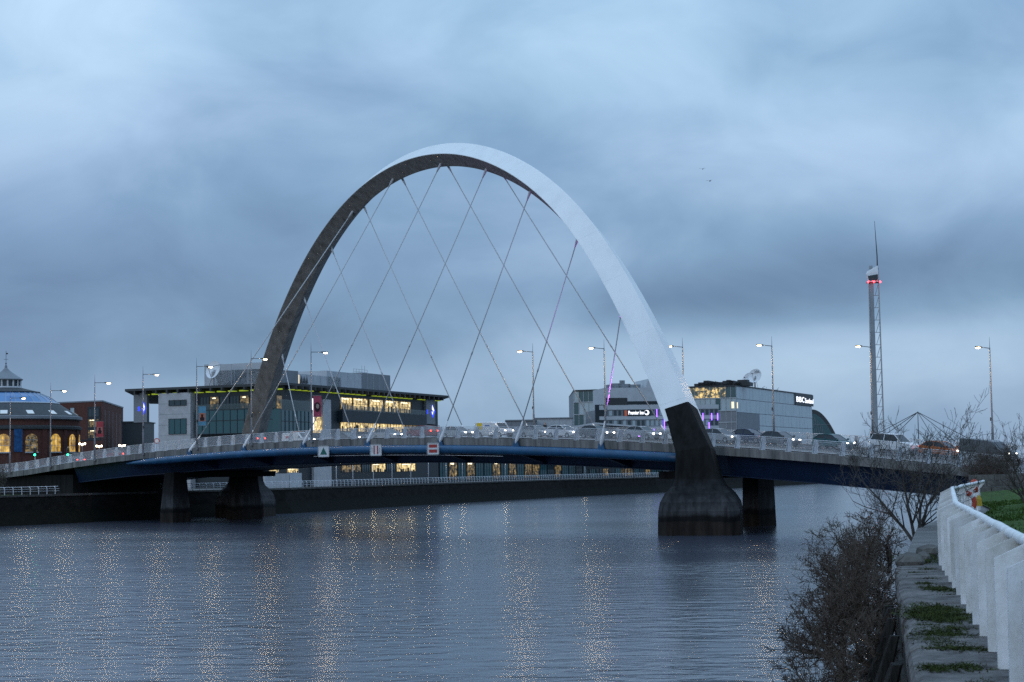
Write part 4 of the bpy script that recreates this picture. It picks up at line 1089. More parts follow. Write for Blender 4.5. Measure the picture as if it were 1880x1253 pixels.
# ---- brick block
Q0, Q1, Q2 = gp(95, 470), gp(188, 462), gp(226, 510)
fb1, fb2 = Fac(Q0, Q1), Fac(Q1, Q2)
bb = thing('brick_block', 'flat-roofed red brick block right of the domed hall', 'building', (Q1.x, Q1.y, ZQ))
ZB = fb1.sz(187, 736)[1]
mb = MB(); vol(mb, ccw([tuple(p) for p in (Q0, Q1, Q2, Q2 + V((-30, 20, 0)), Q0 + V((-10, 40, 0)))]), ZQ, ZB); mb.build('wall', M['brick'], bb)
fb1.part('parapet_cap', M['panel_mid'], bb, 0, fb1.L, ZB - .25, ZB + .1, .003, .12)
fb2.part('parapet_cap', M['panel_mid'], bb, 0, fb2.L, ZB - .25, ZB + .1, .003, .12)
s0, s1, z0, z1 = fb1.rect(161, 747, 185, 808)
fb1.part('window_bay', M['panel_dark'], bb, s0, s1, z0, z1, .0, .1)
for i in range(3):
    za = z1 - (z1 - z0) * (.06 + i * .32); fb1.window(bb, s0 + .3, s1 - .5, za - (z1 - z0) * .24, za, M['lit2'] if i else M['glass'], 3, 1, .14)
s0, s1, z0, z1 = fb1.rect(129, 749, 137, 767); fb1.window(bb, s0, s1, z0, z1, M['paleglass'], 1, 2)
for i in range(5):
    s = fb2.L * (.1 + .18 * i); fb2.part('slit_window', M['dark'], bb, s, s + 1.1, ZQ + 6, ZB - 2.2, .0, .03)
fb1.part('string_course', M['panel_dark'], bb, 0, fb1.L, ZB - 10.2, ZB - 9.9, .0, .05)
# low dark sheds between block and offices
fl = Fac(gp(224, 470), gp(262, 470)); lb = thing('dark_shed', 'low dark flat-roofed building between the brick block and the offices', 'building', tuple(gp(243, 470)))
zt = fl.sz(240, 776)[1]
mb = MB(); mb.obox(fl.P(0, ZQ), fl.t * fl.L, -fl.n * 15, ZZ * (zt - ZQ)); mb.build('wall', M['panel_dark'], lb)
mb = MB(); mb.obox(fl.P(-.3, zt, .3), fl.t * (fl.L + .6), -fl.n * 15.6, ZZ * .3); mb.build('roof', M['slate'], lb)
fl.part('door', M['panel_mid'], lb, 2, 3.2, ZQ, ZQ + 2.3, .0, .05)

# ---- low grey buildings at mid span
def low_block(x0, x1, d, ytop, m_, label, dep=18, nb=6):
    f = Fac(gp(x0, d), gp(x1, d)); t = thing('low_building', label, 'building', tuple(gp((x0 + x1) / 2, d)))
    zt = f.sz((x0 + x1) / 2, ytop)[1]
    mb = MB(); mb.obox(f.P(0, ZQ), f.t * f.L, -f.n * dep, ZZ * (zt - ZQ)); mb.build('wall', m_, t)
    mb = MB(); mb.obox(f.P(-.4, zt, .4), f.t * (f.L + .8), -f.n * (dep + .8), ZZ * .35); mb.build('roof', M['panel_mid'], t)
    for i in range(nb):
        s = f.L * (i + .15) / nb; f.part('cladding_panel', m_, t, s, s + f.L * .8 / nb, zt - 3, zt - .4, .0, .06)
    for i in range(nb):
        s = f.L * (i + .2) / nb; f.part('window', M['glass'], t, s, s + f.L * .55 / nb, ZQ + 1, zt - 3.6, .0, .05)
    return t
low_block(931, 985, 560, 773, M['panel_mid'], 'low grey shed right of the yellow-marked van, far bank')
low_block(984, 1052, 575, 769, M['panel_light'], 'pale grey box building left of the hotel, far bank')
# long dark glazed building seen under the deck
f = Fac(gp(806, 432), gp(1245, 575)); un = thing('glazed_pavilion', 'long dark glazed building behind the far quay railing under the deck', 'building', tuple(gp(1000, 500)))
zt = 9.2
mb = MB(); mb.obox(f.P(0, ZQ), f.t * f.L, -f.n * 20, ZZ * (zt - ZQ)); mb.build('wall', M['panel_dark'], un)
mb = MB(); mb.obox(f.P(-1, zt, 1.5), f.t * (f.L + 2), -f.n * 22, ZZ * .3); mb.build('roof', M['slate'], un)
n = 34
for i in range(n):
    s = f.L * i / n; k = random.random()
    f.window(un, s + .3, s + f.L / n - .3, ZQ + .4, zt - .6, M['lit2'] if k < .22 else (M['tealglass'] if k < .7 else M['glass']), 3, 1, frm=M['panel_dark'])
# curved canopy in front of the hotel
f = Fac(gp(1030, 500), gp(1172, 500)); cp = thing('canopy', 'low dark canopy with a pale sloping roof below the hotel sign', 'canopy', tuple(gp(1100, 500)))
mb = MB()
pr = [(0, f.sz(1030, 787)[1]), (f.L * .45, f.sz(1090, 776)[1]), (f.L, f.sz(1172, 782)[1]), (f.L, f.sz(1172, 785)[1]), (f.L * .5, f.sz(1095, 780)[1]), (0, f.sz(1030, 789)[1])]
mb.prism(pr, f.A + f.n * .2, f.t, ZZ, -f.n * 12); mb.build('roof', M['panel_light'], cp)
f.part('fascia', M['panel_dark'], cp, f.L * .32, f.L * .96, ZQ + 2.5, f.sz(1130, 783.5)[1], -.4, -.1)
mb = MB()
for i in range(7): mb.tube([f.P(f.L * (.05 + i * .15), ZQ, -1), f.P(f.L * (.05 + i * .15), f.sz(1100, 790)[1], -1)], .15, 6)
mb.build('posts', M['dark'], cp)

# ---- hotel with purple strips
H0, H1 = gp(1102, 560), gp(1322, 566)
fh = Fac(H0, H1); ho = thing('hotel', 'grey panelled hotel with purple light strips and a lit name sign', 'building', (H0.x, H0.y, ZQ))
def hz_(y, x=1150): return fh.sz(x, y)[1]
sA, sB = fh.pxs(1111, 730), fh.pxs(1212, 730)
mb = MB(); mb.obox(fh.P(0, ZQ), fh.t * fh.L, -fh.n * 22, ZZ * (hz_(752) - ZQ)); mb.build('wall', M['panel_mid'], ho)
mb = MB(); mb.prism([(sA, hz_(752)), (sB + 3, hz_(752)), (sB - .5, hz_(696)), (sB - 3.5, hz_(696)), (sB - 4.2, hz_(712)), (sA, hz_(712))], fh.A - fh.n * 1.0, fh.t, ZZ, -fh.n * 18); mb.build('upper_block', M['panel_light'], ho)
fh.part('dark_band', M['dark'], ho, fh.pxs(1111, 737), fh.pxs(1153, 737), hz_(743.5), hz_(730.5), -1.0, -.9)
fh.part('dark_band', M['panel_dark'], ho, fh.pxs(1153, 740), fh.pxs(1212, 740), hz_(743), hz_(737), -1.0, -.92)
for (ya, yb) in ((744.5, 752.5), (764.5, 771), (784, 792), (802, 810)):
    fh.part('panel_band', M['panel_light'], ho, 0, fh.L, hz_(yb), hz_(ya), 0, .25)
random.seed(11)
for (ya, yb) in ((753, 764), (771.5, 783.5), (792.5, 801.5)):
    n = 26
    for i in range(n):
        s = fh.L * (i + .15) / n
        fh.part('window', M['glass'] if random.random() < .62 else M['paleglass'], ho, s, s + fh.L * .6 / n, hz_(yb) + .15, hz_(ya) - .15, 0, .06)
fh.part('left_tower', M['panel_dark'], ho, fh.pxs(1093, 770), fh.pxs(1111, 770), ZQ, hz_(743), -.5, .15)
for (x, ya, yb) in ((1205.5, 752, 766), (1219, 766, 793), (1200, 788, 794), (1290, 759, 772), (1306, 759, 772), (1317, 759, 772), (1301, 776, 788)):
    fh.part('purple_strip', M['purple_led'], ho, fh.pxs(x, 760) - .12, fh.pxs(x, 760) + .12, hz_(yb, x), hz_(ya, x), .26, .4)
fh.part('orange_panel', mat('orange_sign', (.35, .10, .06), .5, emit=(.5, .12, .06), estr=.3), ho, fh.pxs(1146, 758), fh.pxs(1151, 758), hz_(764), hz_(754), .26, .34)
sg = fh.part('sign_board', M['panel_dark'], ho, fh.pxs(1151.5, 758), fh.pxs(1194, 758), hz_(764.5), hz_(753), .07, .3)
text_obj('Premier Inn', 1.62, M['white_led'], sg, fh.P(fh.pxs(1153, 760), hz_(761.5), .36), fh.t, ZZ, 'lettering', .05, .03, width=fh.pxs(1181, 760) - fh.pxs(1153, 760))
mc = fh.P(fh.pxs(1187, 758), hz_(758.3), .34); mb = MB()
crs = [(.8 * math.cos(a), .8 * math.sin(a)) for a in [R_(q) for q in range(-120, 121, 20)]] + [(.28 + .62 * math.cos(a), .62 * math.sin(a)) for a in [R_(q) for q in range(100, -101, -20)]][::1]
mb.prism([(.8 * math.cos(R_(q)), .8 * math.sin(R_(q))) for q in range(0, 360, 30)], mc, fh.t, ZZ, fh.n * .05); mb.build('moon_disc', M['white_led'], sg)
mb = MB(); mb.prism([(-.22 + .5 * math.cos(R_(q)), .12 + .5 * math.sin(R_(q))) for q in range(0, 360, 30)], mc + fh.n * .052, fh.t, ZZ, fh.n * .04); mb.build('moon_shadow', M['panel_dark'], sg)
mb = MB()
for (x, w_, h) in ((1122, 2.2, 1.2), (1130, 3, 1.6), (1141, 4, 1.4), (1160, 4, 1.2)): s = fh.pxs(x, 712); fh.box(mb, s, s + w_, hz_(712), hz_(712) + h, -8, -5)
for x in (1147, 1149.5, 1153): s = fh.pxs(x, 712); mb.tube([fh.P(s, hz_(712), -6), fh.P(s, hz_(697), -6)], .35, 8)
for i in range(12): s = fh.pxs(1120 + i * 5, 712); mb.tube([fh.P(s, hz_(712), -4), fh.P(s, hz_(707), -4)], .05, 4)
mb.tube([fh.P(fh.pxs(1120, 712), hz_(707), -4), fh.P(fh.pxs(1175, 712), hz_(707), -4)], .05, 4)
mb.build('roof_plant', M['panel_mid'], ho)

# ---- broadcaster's glass headquarters (right)
K0, K1, K2 = gp(1056, 664), gp(1355, 642), gp(1493, 742)
fk1, fk2 = Fac(K0, K1), Fac(K1, K2)
bc = thing('glass_headquarters', 'large pale glass office building with roof dish and illuminated name sign', 'building', (K1.x, K1.y, ZQ))
ZK = fk2.sz(1356, 708.6)[1]
mb = MB(); vol(mb, ccw([tuple(p) for p in (K0, K1, K2, K2 + V((-40, 40, 0)), K0 + V((0, 60, 0)))]), ZQ, ZK - .3); mb.build('wall', M['panel_mid'], bc)
mb = MB(); vol(mb, ccw([tuple(p) for p in (K0 + fk1.n * .5, K1 + (fk1.n + fk2.n) * .4, K2 + fk2.n * .5, K2 + V((-40, 40, 0)), K0 + V((0, 60, 0)))]), ZK - .3, ZK + .15); mb.build('roof', M['panel_dark'], bc)
def kz(y, x=1356): return fk2.sz(x, y)[1]
rows = [(709.5, 732.5), (733.5, 757), (758, 779.5), (780.5, 800), (801, 822)]
for r, (ya, yb) in enumerate(rows):
    n = 26
    for i in range(n):
        s = fk2.L * i / n
        if r >= 2 and i < 7: continue
        fk2.part('glass_panel', M['paleglass'], bc, s + .04, s + fk2.L / n - .04, kz(yb), kz(ya), .02, .14 + .02 * ((i * 7 + r) % 3))
fk2.part('grey_panel', M['panel_mid'], bc, .1, fk2.L * 7 / 26, ZQ, kz(758), .02, .18)
z0, z1 = kz(755), kz(709)
# left face: glazed studios
n = 32
for i in range(n):
    s = fk1.L * i / n; x = 1056 + 299 * (i + .5) / n
    for r, (ya, yb) in enumerate(((711, 730), (732, 753.5), (755, 775), (776, 798))):
        if x > 1312 and r >= 2: continue
        m_ = M['tealglass'] if (i * 5 + r * 3) % 4 else M['paleglass']
        if r == 0 and x > 1255 and x < 1335: m_ = M['lit_bbc']
        if r == 1: m_ = M['paleglass'] if (i % 7) else M['tealglass']
        fk1.part('glass_panel', m_, bc, s + .12, s + fk1.L / n - .12, kz(yb), kz(ya), .02, .1)
fk1.part('plain_wall', M['panel_mid'], bc, fk1.pxs(1318, 770), fk1.L - .05, ZQ, kz(756), .02, .16)
for (xa, ya, xb, yb) in ((1343, 738, 1348, 750), (1353, 739, 1355, 750)):
    s0, s1, z0, z1 = fk1.rect(xa, ya, xb, yb); fk1.part('lit_window', mat('office_glow', (.3, .3, .25), .4, emit=(1, .88, .62), estr=1.0), bc, s0, s1, z0, z1, .12, .16)
mb = MB()
for i in range(33):
    s = fk1.L * i / 32; fk1.box(mb, s - .06, s + .06, kz(798), kz(709), .16, .3)
for y in (731, 754.3, 775.5): fk1.box(mb, 0, fk1.L, kz(y) - .12, kz(y) + .12, .162, .34)
mb.build('mullions', M['panel_light'], bc)
# sign
s0, s1 = fk2.pxs(1458, 733), fk2.pxs(1491, 733); za, zb = fk2.sz(1470, 744.5)[1], fk2.sz(1470, 723.5)[1]
sb = fk2.part('sign_board', M['dark'], bc, s0, s1, za, zb, .2, .5)
h = zb - za
cx = s0 + (s1 - s0) * .04
for i, ch in enumerate('BBC'):
    text_obj(ch, h * .66, M['white_led'], sb, fk2.P(cx + i * (s1 - s0) * .155, za + h * .26, .56), fk2.t, ZZ, 'lettering', .05, .02, width=(s1 - s0) * .12)
text_obj('Scotland', h * .60, M['white_led'], sb, fk2.P(s0 + (s1 - s0) * .52, za + h * .24, .56), fk2.t, ZZ, 'lettering', .05, .01, width=(s1 - s0) * .46)
# roof clutter
mb = MB(); random.seed(5)
for i in range(26):
    s = fk1.pxs(1266, 706) + (fk1.L - fk1.pxs(1266, 706)) * random.random(); w_ = 1 + random.random() * 4; fk1.box(mb, s, s + w_, ZK, ZK + .8 + random.random() * 1.6, -9 - random.random() * 6, -6)
for i in range(30):
    s = fk2.L * random.random() * .8; mb.tube([fk2.P(s, ZK, -5 - 6 * random.random()), fk2.P(s, ZK + 1 + 1.6 * random.random(), -5 - 6 * random.random())], .06, 4)
mb.build('roof_plant', M['panel_dark'], bc)
pd = at_depth(1386, 706, 665); dish('satellite_dish', V((pd.x, pd.y, ZK)), 2.7, (-.55, -.75, .32), 'largest satellite dish, tilted on the glass headquarters roof', 'BBC', at_depth(1386, 690, 665).z - ZK)
pd = at_depth(1373, 706, 672); dish('satellite_dish', V((pd.x, pd.y, ZK)), 2.6, (-.7, -.6, .3), 'smaller satellite dish just left of the largest one', None, at_depth(1373, 697, 672).z - ZK)

# ---- science hall: a titanium shell cut by a glass face
gs = gp(1494, 820); ge = gp(1556, 820); L = (ge - gs).length
sc = thing('science_hall', 'dark curved shell building with a glass front right of the headquarters', 'building', tuple((gs + ge) / 2))
fs = Fac(gs, ge); H_ = fs.sz(1494, 752)[1] - ZQ
prof = [(-L * .8, 0)] + [(-L * .8 + (L * 1.8) * k / 12, H_ * (1 - ((k / 12) * 1.8 - .8 if (k / 12) * 1.8 > .8 else 0) ** 2.2 * 1.0)) for k in range(13)]
prof = [(-L * .8, 0), (-L * .8, H_)] + [(x * L, H_ * math.cos(x * math.pi / 2) ** .72) for x in [i / 14 for i in range(14)]] + [(L, 0)]
mb = MB(); mb.prism(prof, fs.A + ZZ * ZQ, fs.t, ZZ, -fs.n * 45); mb.build('shell', M['slate'], sc)
mb = MB(); inner = [(p[0] * .93 - L * .02, p[1] * .93) for p in prof]; mb.prism(inner, fs.A + ZZ * ZQ + fs.n * .05, fs.t, ZZ, fs.n * .12); mb.build('glass_front', M['tealglass'], sc)
mb = MB()
for i in range(12):
    x = L * i / 12; zt = H_ * .92 * math.cos(i / 12 * math.pi / 2) ** .72; mb.tube([fs.P(x, ZQ, .25), fs.P(x * .8 - 2, ZQ + zt, .25)], .12, 4)
for k in (.25, .5, .75): mb.tube([fs.P(0, ZQ + H_ * k, .25), fs.P(L * math.acos(min(1, k ** 1.39)) / (math.pi / 2), ZQ + H_ * k, .25)], .1, 4)
mb.build('glazing_bars', M['panel_mid'], sc)

# ---- slender observation tower
TB = gp(1614, 925); TB.z = ZQ
tw = thing('observation_tower', 'slender lattice-backed tower with red lights and a tall mast', 'tower', tuple(TB))
zr = at_depth(1609, 520, 925).z - ZQ; ztop = at_depth(1612, 406, 925).z - ZQ
mb = MB(); mb.loft([[TB + V((x * k - .9, y * k, z)) for x, y in ((-2.0, 0), (-1.2, -1.3), (.6, -1.3), (1.2, 0), (.6, 1.3), (-1.2, 1.3))] for z, k in ((0, .95), (zr * .5, .82), (zr, .72), (zr + 9, .6))], True, True); mb.build('shaft', mat('tower_grey', (.30, .32, .34), .5, .3, .25, .15), tw)
for (dx, nm) in ((3.0, 'rear_mast'), (-3.0, 'front_mast')):
    mb = MB(); mb.tube([TB + V((dx * 1.05, 0, 0)), TB + V((dx * .85, 0, zr + 8 if dx > 0 else zr + 2))], [.42, .32] if dx > 0 else [.22, .16], 8); mb.build(nm, M['galv'], tw)
mb = MB(); n = 15
for i in range(n):
    z = zr * i / n; z2 = zr * (i + 1) / n; k = 1.05 - .2 * i / n
    mb.tube([TB + V((-3.0 * k, 0, z)), TB + V((3.0 * k, 0, z))], .15, 4); mb.tube([TB + V((.6, 0, z)), TB + V((3.0 * k, 0, z2))], .12, 4)
mb.build('lattice', M['galv'], tw)
mb = MB(); c = TB + ZZ * zr
mb.loft([[c + V((x, y, z)) for x, y in ((-3.4, -1.6), (2.6, -1.6), (2.6, 1.6), (-3.4, 1.6))] for z in (0, .6)], True, True); mb.build('deck_ring', M['dark'], tw)
mb = MB(); mb.loft([[c + V(p) for p in ((-2.6, -1.3, .6), (2.2, -1.3, .6), (2.2, 1.3, .6), (-2.6, 1.3, .6))], [c + V(p) for p in ((-3.6, -1.4, 4.6), (2.3, -1.4, 6.0), (2.3, 1.4, 6.0), (-3.6, 1.4, 4.6))], [c + V(p) for p in ((-3.0, -1.1, 6.2), (2.2, -1.1, 9.0), (2.2, 1.1, 9.0), (-3.0, 1.1, 6.2))]], True, True); mb.build('cabin', M['white_steel'], tw)
mb = MB(); mb.loft([[c + V(p) for p in ((-2.7, -1.42, 1.2), (2.0, -1.42, 1.2), (2.0, -1.45, 4.4), (-3.2, -1.45, 3.6))], [c + V(p) for p in ((-2.7, -1.52, 1.2), (2.0, -1.52, 1.2), (2.0, -1.55, 4.4), (-3.2, -1.55, 3.6))]], True, True); mb.build('cabin_glass', M['glass'], tw)
mb = MB(); mb.tube([c + V((2.2, 0, 6)), c + V((2.2, 0, 14)), V((TB.x + 1.4, TB.y, ZQ + ztop))], [.4, .3, .09], 6); mb.build('mast', M['dark'], tw)
for x in (-3.2, -.2, 3.0):
    mb = MB(); mb.lathe([(.02, -.45), (.36, -.2), (.36, .2), (.02, .45)], c + V((x, -2.0, .4)), 8); mb.build('red_light', M['red_led'], tw)

# ---- cable-stayed footbridge far downstream
fb = thing('cable_footbridge', 'far cable-stayed footbridge glimpsed through the bare tree', 'bridge', tuple(gp(1685, 560)))
tp = at_depth(1685, 757, 560); ft = V((tp.x, tp.y, 0))
mb = MB(); mb.tube([ft, tp + ZZ * .2], [.22, .10], 8); mb.build('mast', M['dark'], fb)
mb = MB(); lft, rgt_ = at_depth(1500, 812, 640), at_depth(1860, 812, 480)
dz = 6.5
mb.obox(V((lft.x, lft.y, dz)), V((rgt_.x - lft.x, rgt_.y - lft.y, 0)), V((0, 3, 0)), ZZ * .7); mb.build('deck', M['panel_mid'], fb)
for k in (.04, .18, .32, .72, .86, .98):
    e = V((lft.x + (rgt_.x - lft.x) * k, lft.y + (rgt_.y - lft.y) * k, dz + .7)); mb = MB(); mb.tube([tp, e], .10, 5); mb.build('stay_cable', M['dark'], fb)

# ------------------------------------------------------------------ far quay railing, lamps, signals
mb = MB()
mb.tube([(0, 0, 0), (0, 0, .82), (0, .10, .98), (0, .26, 1.05)], [.05, .05, .05, .05], 6); qpost = mb.mesh('post', M['rail'])
def quay_rail(segs, label, step, cnt=300, hgt=1.05):
    a0 = segs[0]; t = thing('quay_railing', label, 'railing', (*a0, ZQ + .28))
    k = 0
    for (a, b) in zip(segs[:-1], segs[1:]):
        A, B_ = V((*a, ZQ + .28)), V((*b, ZQ + .28)); d = B_ - A; L = d.length; d.normalize(); ang = math.atan2(d.y, d.x); n_ = V((-d.y, d.x, 0))
        m_ = int(L / step)
        for i in range(m_):
            if k < cnt: inst('post', qpost, t, A + d * (i + .5) * step, ang); k += 1
        mb = MB(); mb.tube([A + n_ * .27 + ZZ * hgt, B_ + n_ * .27 + ZZ * hgt], .05, 6, False); mb.build('top_rail', M['rail'], t)
        mb = MB(); mb.tube([A + ZZ * .45, B_ + ZZ * .45], .02, 4, False); mb.tube([A + ZZ * .75, B_ + ZZ * .75], .02, 4, False); mb.build('mid_rail', M['rail'], t)
    return t
def off(p, k=.6): return (p[0] - k, p[1] + k * .2)
quay_rail([off((-78, 228)), off(SB[2]), off((-62.5, 250))], 'white quay railing on the lawn left of the bridge deck', 1.55)
quay_rail([off(SB[3]), off(SB[4]), off(SB[5])], 'white quay railing below the left office block', 1.5)
quay_rail([off(SB[5]), off(SB[6]), off(SB[7]), off(SB[8])], 'long white quay railing under the deck beyond mid span', 1.35, 190)
quay_rail([off(SB[8]), off(SB[9]), off(SB[10])], 'distant white quay railing near the glass headquarters', 2.4)
# grass behind the left railing
mb = MB(); mb.face([(-100.5, 206, ZQ + .05), (-71, 236.5, ZQ + .05), (-52.5, 268.5, ZQ + .05), (-60, 280, ZQ + .05), (-95, 262, ZQ + .05), (-130, 225, ZQ + .05)][::1]); struct(mb.build('far_lawn', M['grass']))
# walkway lamps on the far quay
def path_lamp():
    t = thing('walkway_lamp', 'x', 'lamp post')
    mb = MB(); mb.tube([(0, 0, 0), (0, 0, 5.2)], [.07, .045], 8); mb.build('post', M['rail'], t, True)
    mb = MB(); mb.lathe([(.02, .0), (.24, .04), (.26, .10), (.05, .22)], (0, 0, 5.25), 12); hd = mb.build('hood', M['dark'], t)
    mb = MB(); mb.lathe([(.02, -.20), (.15, -.16), (.17, 0)], (0, 0, 5.24), 10); mb.build('lens', M['path_lamp'], hd)
    return t
pl = path_lamp(); firstp = True
WL = [(633, 318), (663, 328), (700, 338), (734, 348), (768, 357), (800, 366), (832, 375), (862, 384), (940, 404), (1085, 450)]
for i, (x, d) in enumerate(WL):
    o = pl if firstp else copy_tree(pl); firstp = False; g = gp(x, d); o.location = (g.x - 1.5, g.y, ZQ)
    tag(o, 'slim white walkway lamp behind the far quay railing, %s from the left' % ORD[i], 'lamp post', 'walkway lamps on the far quay')
# three-globe lamps and traffic signals by the left end of the bridge
for (x, y, d, lab) in ((151, 817, 300, 'cluster of bright globe lamps beside the domed hall'), (182, 821, 320, 'single bright globe cluster behind the red banner'), (224, 820, 310, 'cluster of bright globe lamps left of the dark shed')):
    q = at_depth(x, y, d); t = thing('globe_lamp', lab, 'lamp post', (q.x, q.y, ZQ), 'globe lamps by the left bridge end')
    mb = MB(); mb.tube([V((q.x, q.y, ZQ)), V((q.x, q.y, q.z))], [.09, .05], 8); mb.tube([q + V((-.6, 0, .05)), q, q + V((.6, 0, .05))], .03, 5); mb.build('post', M['pole'], t)
    for dx, dz in ((-.42, .16), (0, .05), (.42, .16)):
        mb = MB(); mb.lathe([(.02, -.18), (.13, -.13), (.18, 0), (.13, .13), (.02, .18)], q + V((dx, 0, dz)), 10); mb.build('globe', mat('globe_glow', (1, .9, .75), .4, emit=(1, .82, .55), estr=9), t, True)
for (x, y, d, lab) in ((64.5, 834, 282, 'green traffic signal left of the red-lit cars'), (125, 834, 285, 'green traffic signal in front of the arched windows')):
    q = at_depth(x, y, d); zb = at_depth(x, 852, d).z
    t = thing('traffic_signal', lab, 'traffic light', (q.x, q.y, zb), 'traffic lights by the left bridge end')
    mb = MB(); mb.tube([V((q.x, q.y, zb - 1.5)), q + ZZ * 1.2], .06, 8); mb.build('post', M['rail'], t)
    mb = MB(); mb.box(q.x - .25, q.y - .22, q.z - .35, q.x + .25, q.y - .07, q.z + .95); hd = mb.build('head', M['dark'], t)
    for k in range(3):
        mb = MB(); mb.lathe([(.02, .10), (.12, .07), (.16, 0)], (0, 0, 0), 10); mb.v = [(q.x + a_, q.y - .22 - c_, q.z - .12 + .36 * k + b_) for a_, b_, c_ in mb.v]
        mb.build('lens', M['green_sig'] if k == 0 else M['black'], hd)
# round red-edged road sign
q = at_depth(288, 810, 262); t = thing('round_sign', 'round red-edged road sign on the bridge left of the stone block', 'sign', (q.x, q.y, zd(100)))
mb = MB(); mb.tube([V((q.x, q.y, zd(100))), q], .05, 6); mb.build('post', M['pole'], t)
mb = MB(); mb.tube([q + V((0, -.02, 0)), q + V((0, -.06, 0))], .42, 20); mb.build('rim', mat('sign_red', (.42, .045, .04)), t)
mb = MB(); mb.tube([q + V((0, -.062, 0)), q + V((0, -.075, 0))], .30, 20); mb.build('face', mat('sign_white', (.72, .74, .75)), t)

# ------------------------------------------------------------------ purple floodlight by the arch pier
fq = BD(9.0, .95, .3); fl_ = thing('floodlight', 'purple floodlight at the railing left of the dark arch pier', 'floodlight', tuple(fq))
mb = MB(); mb.box(fq.x - .2, fq.y - .15, fq.z, fq.x + .2, fq.y + .15, fq.z + .35); mb.build('housing', M['dark'], fl_)
mb = MB(); mb.box(fq.x - .16, fq.y - .12, fq.z + .352, fq.x + .16, fq.y + .12, fq.z + .37); mb.build('lens', mat('violet_lens', (.4, .2, .8), .4, emit=(.55, .2, 1.0), estr=12), fl_)
ld = bpy.data.lights.new('floodlight_beam', 'SPOT'); ld.energy = 8000; ld.color = (.6, .15, 1.0); ld.spot_size = R_(66); ld.spot_blend = .7; ld.shadow_soft_size = .15
lo = bpy.data.objects.new('floodlight_beam', ld); col.objects.link(lo); lo.parent = fl_; lo.location = (0, 0, .5)
tgt = arch_pt(20) - NN * .3; lo.rotation_euler = (fq + ZZ * .5 - tgt).to_track_quat('Z', 'Y').to_euler()

# ------------------------------------------------------------------ birds
for (x, y, r, lab) in ((1290, 311, .1, 'upper one of two small dark birds in the sky'), (1303, 333, -.2, 'lower one of two small dark birds in the sky')):
    q = at_depth(x, y, 240); t = thing('bird', lab, 'bird', tuple(q), 'birds in the sky')
    mb = MB(); mb.tube([q + V((-.28, 0, 0)), q + V((-.1, 0, .02)), q + V((.12, 0, .02)), q + V((.24, 0, .04)), q + V((.3, 0, .03))], [.015, .06, .06, .035, .01], 6)
    for s in (-1, 1):
        mb.loft([[q + V((-.08, 0, .03)), q + V((.1, 0, .03))], [q + V((-.06, s * .25, .14)), q + V((.08, s * .25, .14))], [q + V((-.14, s * .55, .06)), q + V((-.08, s * .55, .07))]], False, False)
    o = mb.build('body', M['dark'], t)
    t.rotation_euler = (0, 0, 1.2 + r)

# ------------------------------------------------------------------ near quay: coping stones, fence, timbers, plants
cstone = mat('coping_stone', (0.145, 0.132, 0.125), .85, 0, .65, 2.6, .8, 9, coords='Position')
def nb_x(d):
    for (a, b) in zip(NB[:-1], NB[1:]):
        if a[1] <= d <= b[1]: return a[0] + (b[0] - a[0]) * (d - a[1]) / (b[1] - a[1])
random.seed(3)
d = 9.0; JOINT_D = []
while d < 29.2:
    JOINT_D.append(d)
    L = random.uniform(.95, 1.55); e = min(d + L, 29.4)
    a = V((nb_x(d), d, 0)); b = V((nb_x(e), e, 0)); t = (b - a).normalized(); n_ = V((t.y, -t.x, 0)); L2 = (b - a).length
    zt = ZN + random.uniform(-.018, .012); ov = random.uniform(.05, .09)
    # rounded river edge
    prof = [(-ov, -.40), (-ov - .02, -.10), (-ov + .01, -.03), (-ov + .07, 0), (.45, .005), (1.15, 0), (1.15, -.40)]
    rings = []
    for q in (0.018, .06, L2 * .5, L2 - .06, L2 - .018):
        k = .93 if q in (0.018, L2 - .018) else 1
        rings.append([a + t * q + n_ * p[0] + ZZ * (zt + p[1] - (.018 if k < 1 else 0) + random.uniform(-.006, .006)) for p in prof])
    mb = MB(); mb.loft(rings, True, True); mb.build('coping_block', cstone, nwall); d = e
# courses of the wall face below the coping
wst = mat('wall_stone', (0.055, 0.052, 0.047), .9, 0, .6, 1.5, .7, 5, coords='Position')
for row in range(6):
    z1 = ZN - .32 - row * .42; d = 11.0 + (row % 2) * .5
    while d < 28.8:
        e = d + random.uniform(.8, 1.3); a = V((nb_x(d), d, 0)); b = V((nb_x(min(e, 29.3)), min(e, 29.3), 0)); t = (b - a).normalized(); n_ = V((-t.y, t.x, 0))
        mb = MB(); o_ = .02 + .1 * (ZN - z1) + random.uniform(0, .035); mb.obox(a + t * .012 + ZZ * (z1 - .40) + n_ * -.05, t * ((b - a).length - .024), n_ * (o_ + .05), ZZ * .40); mb.build('wall_block', wst, nwall); d = e
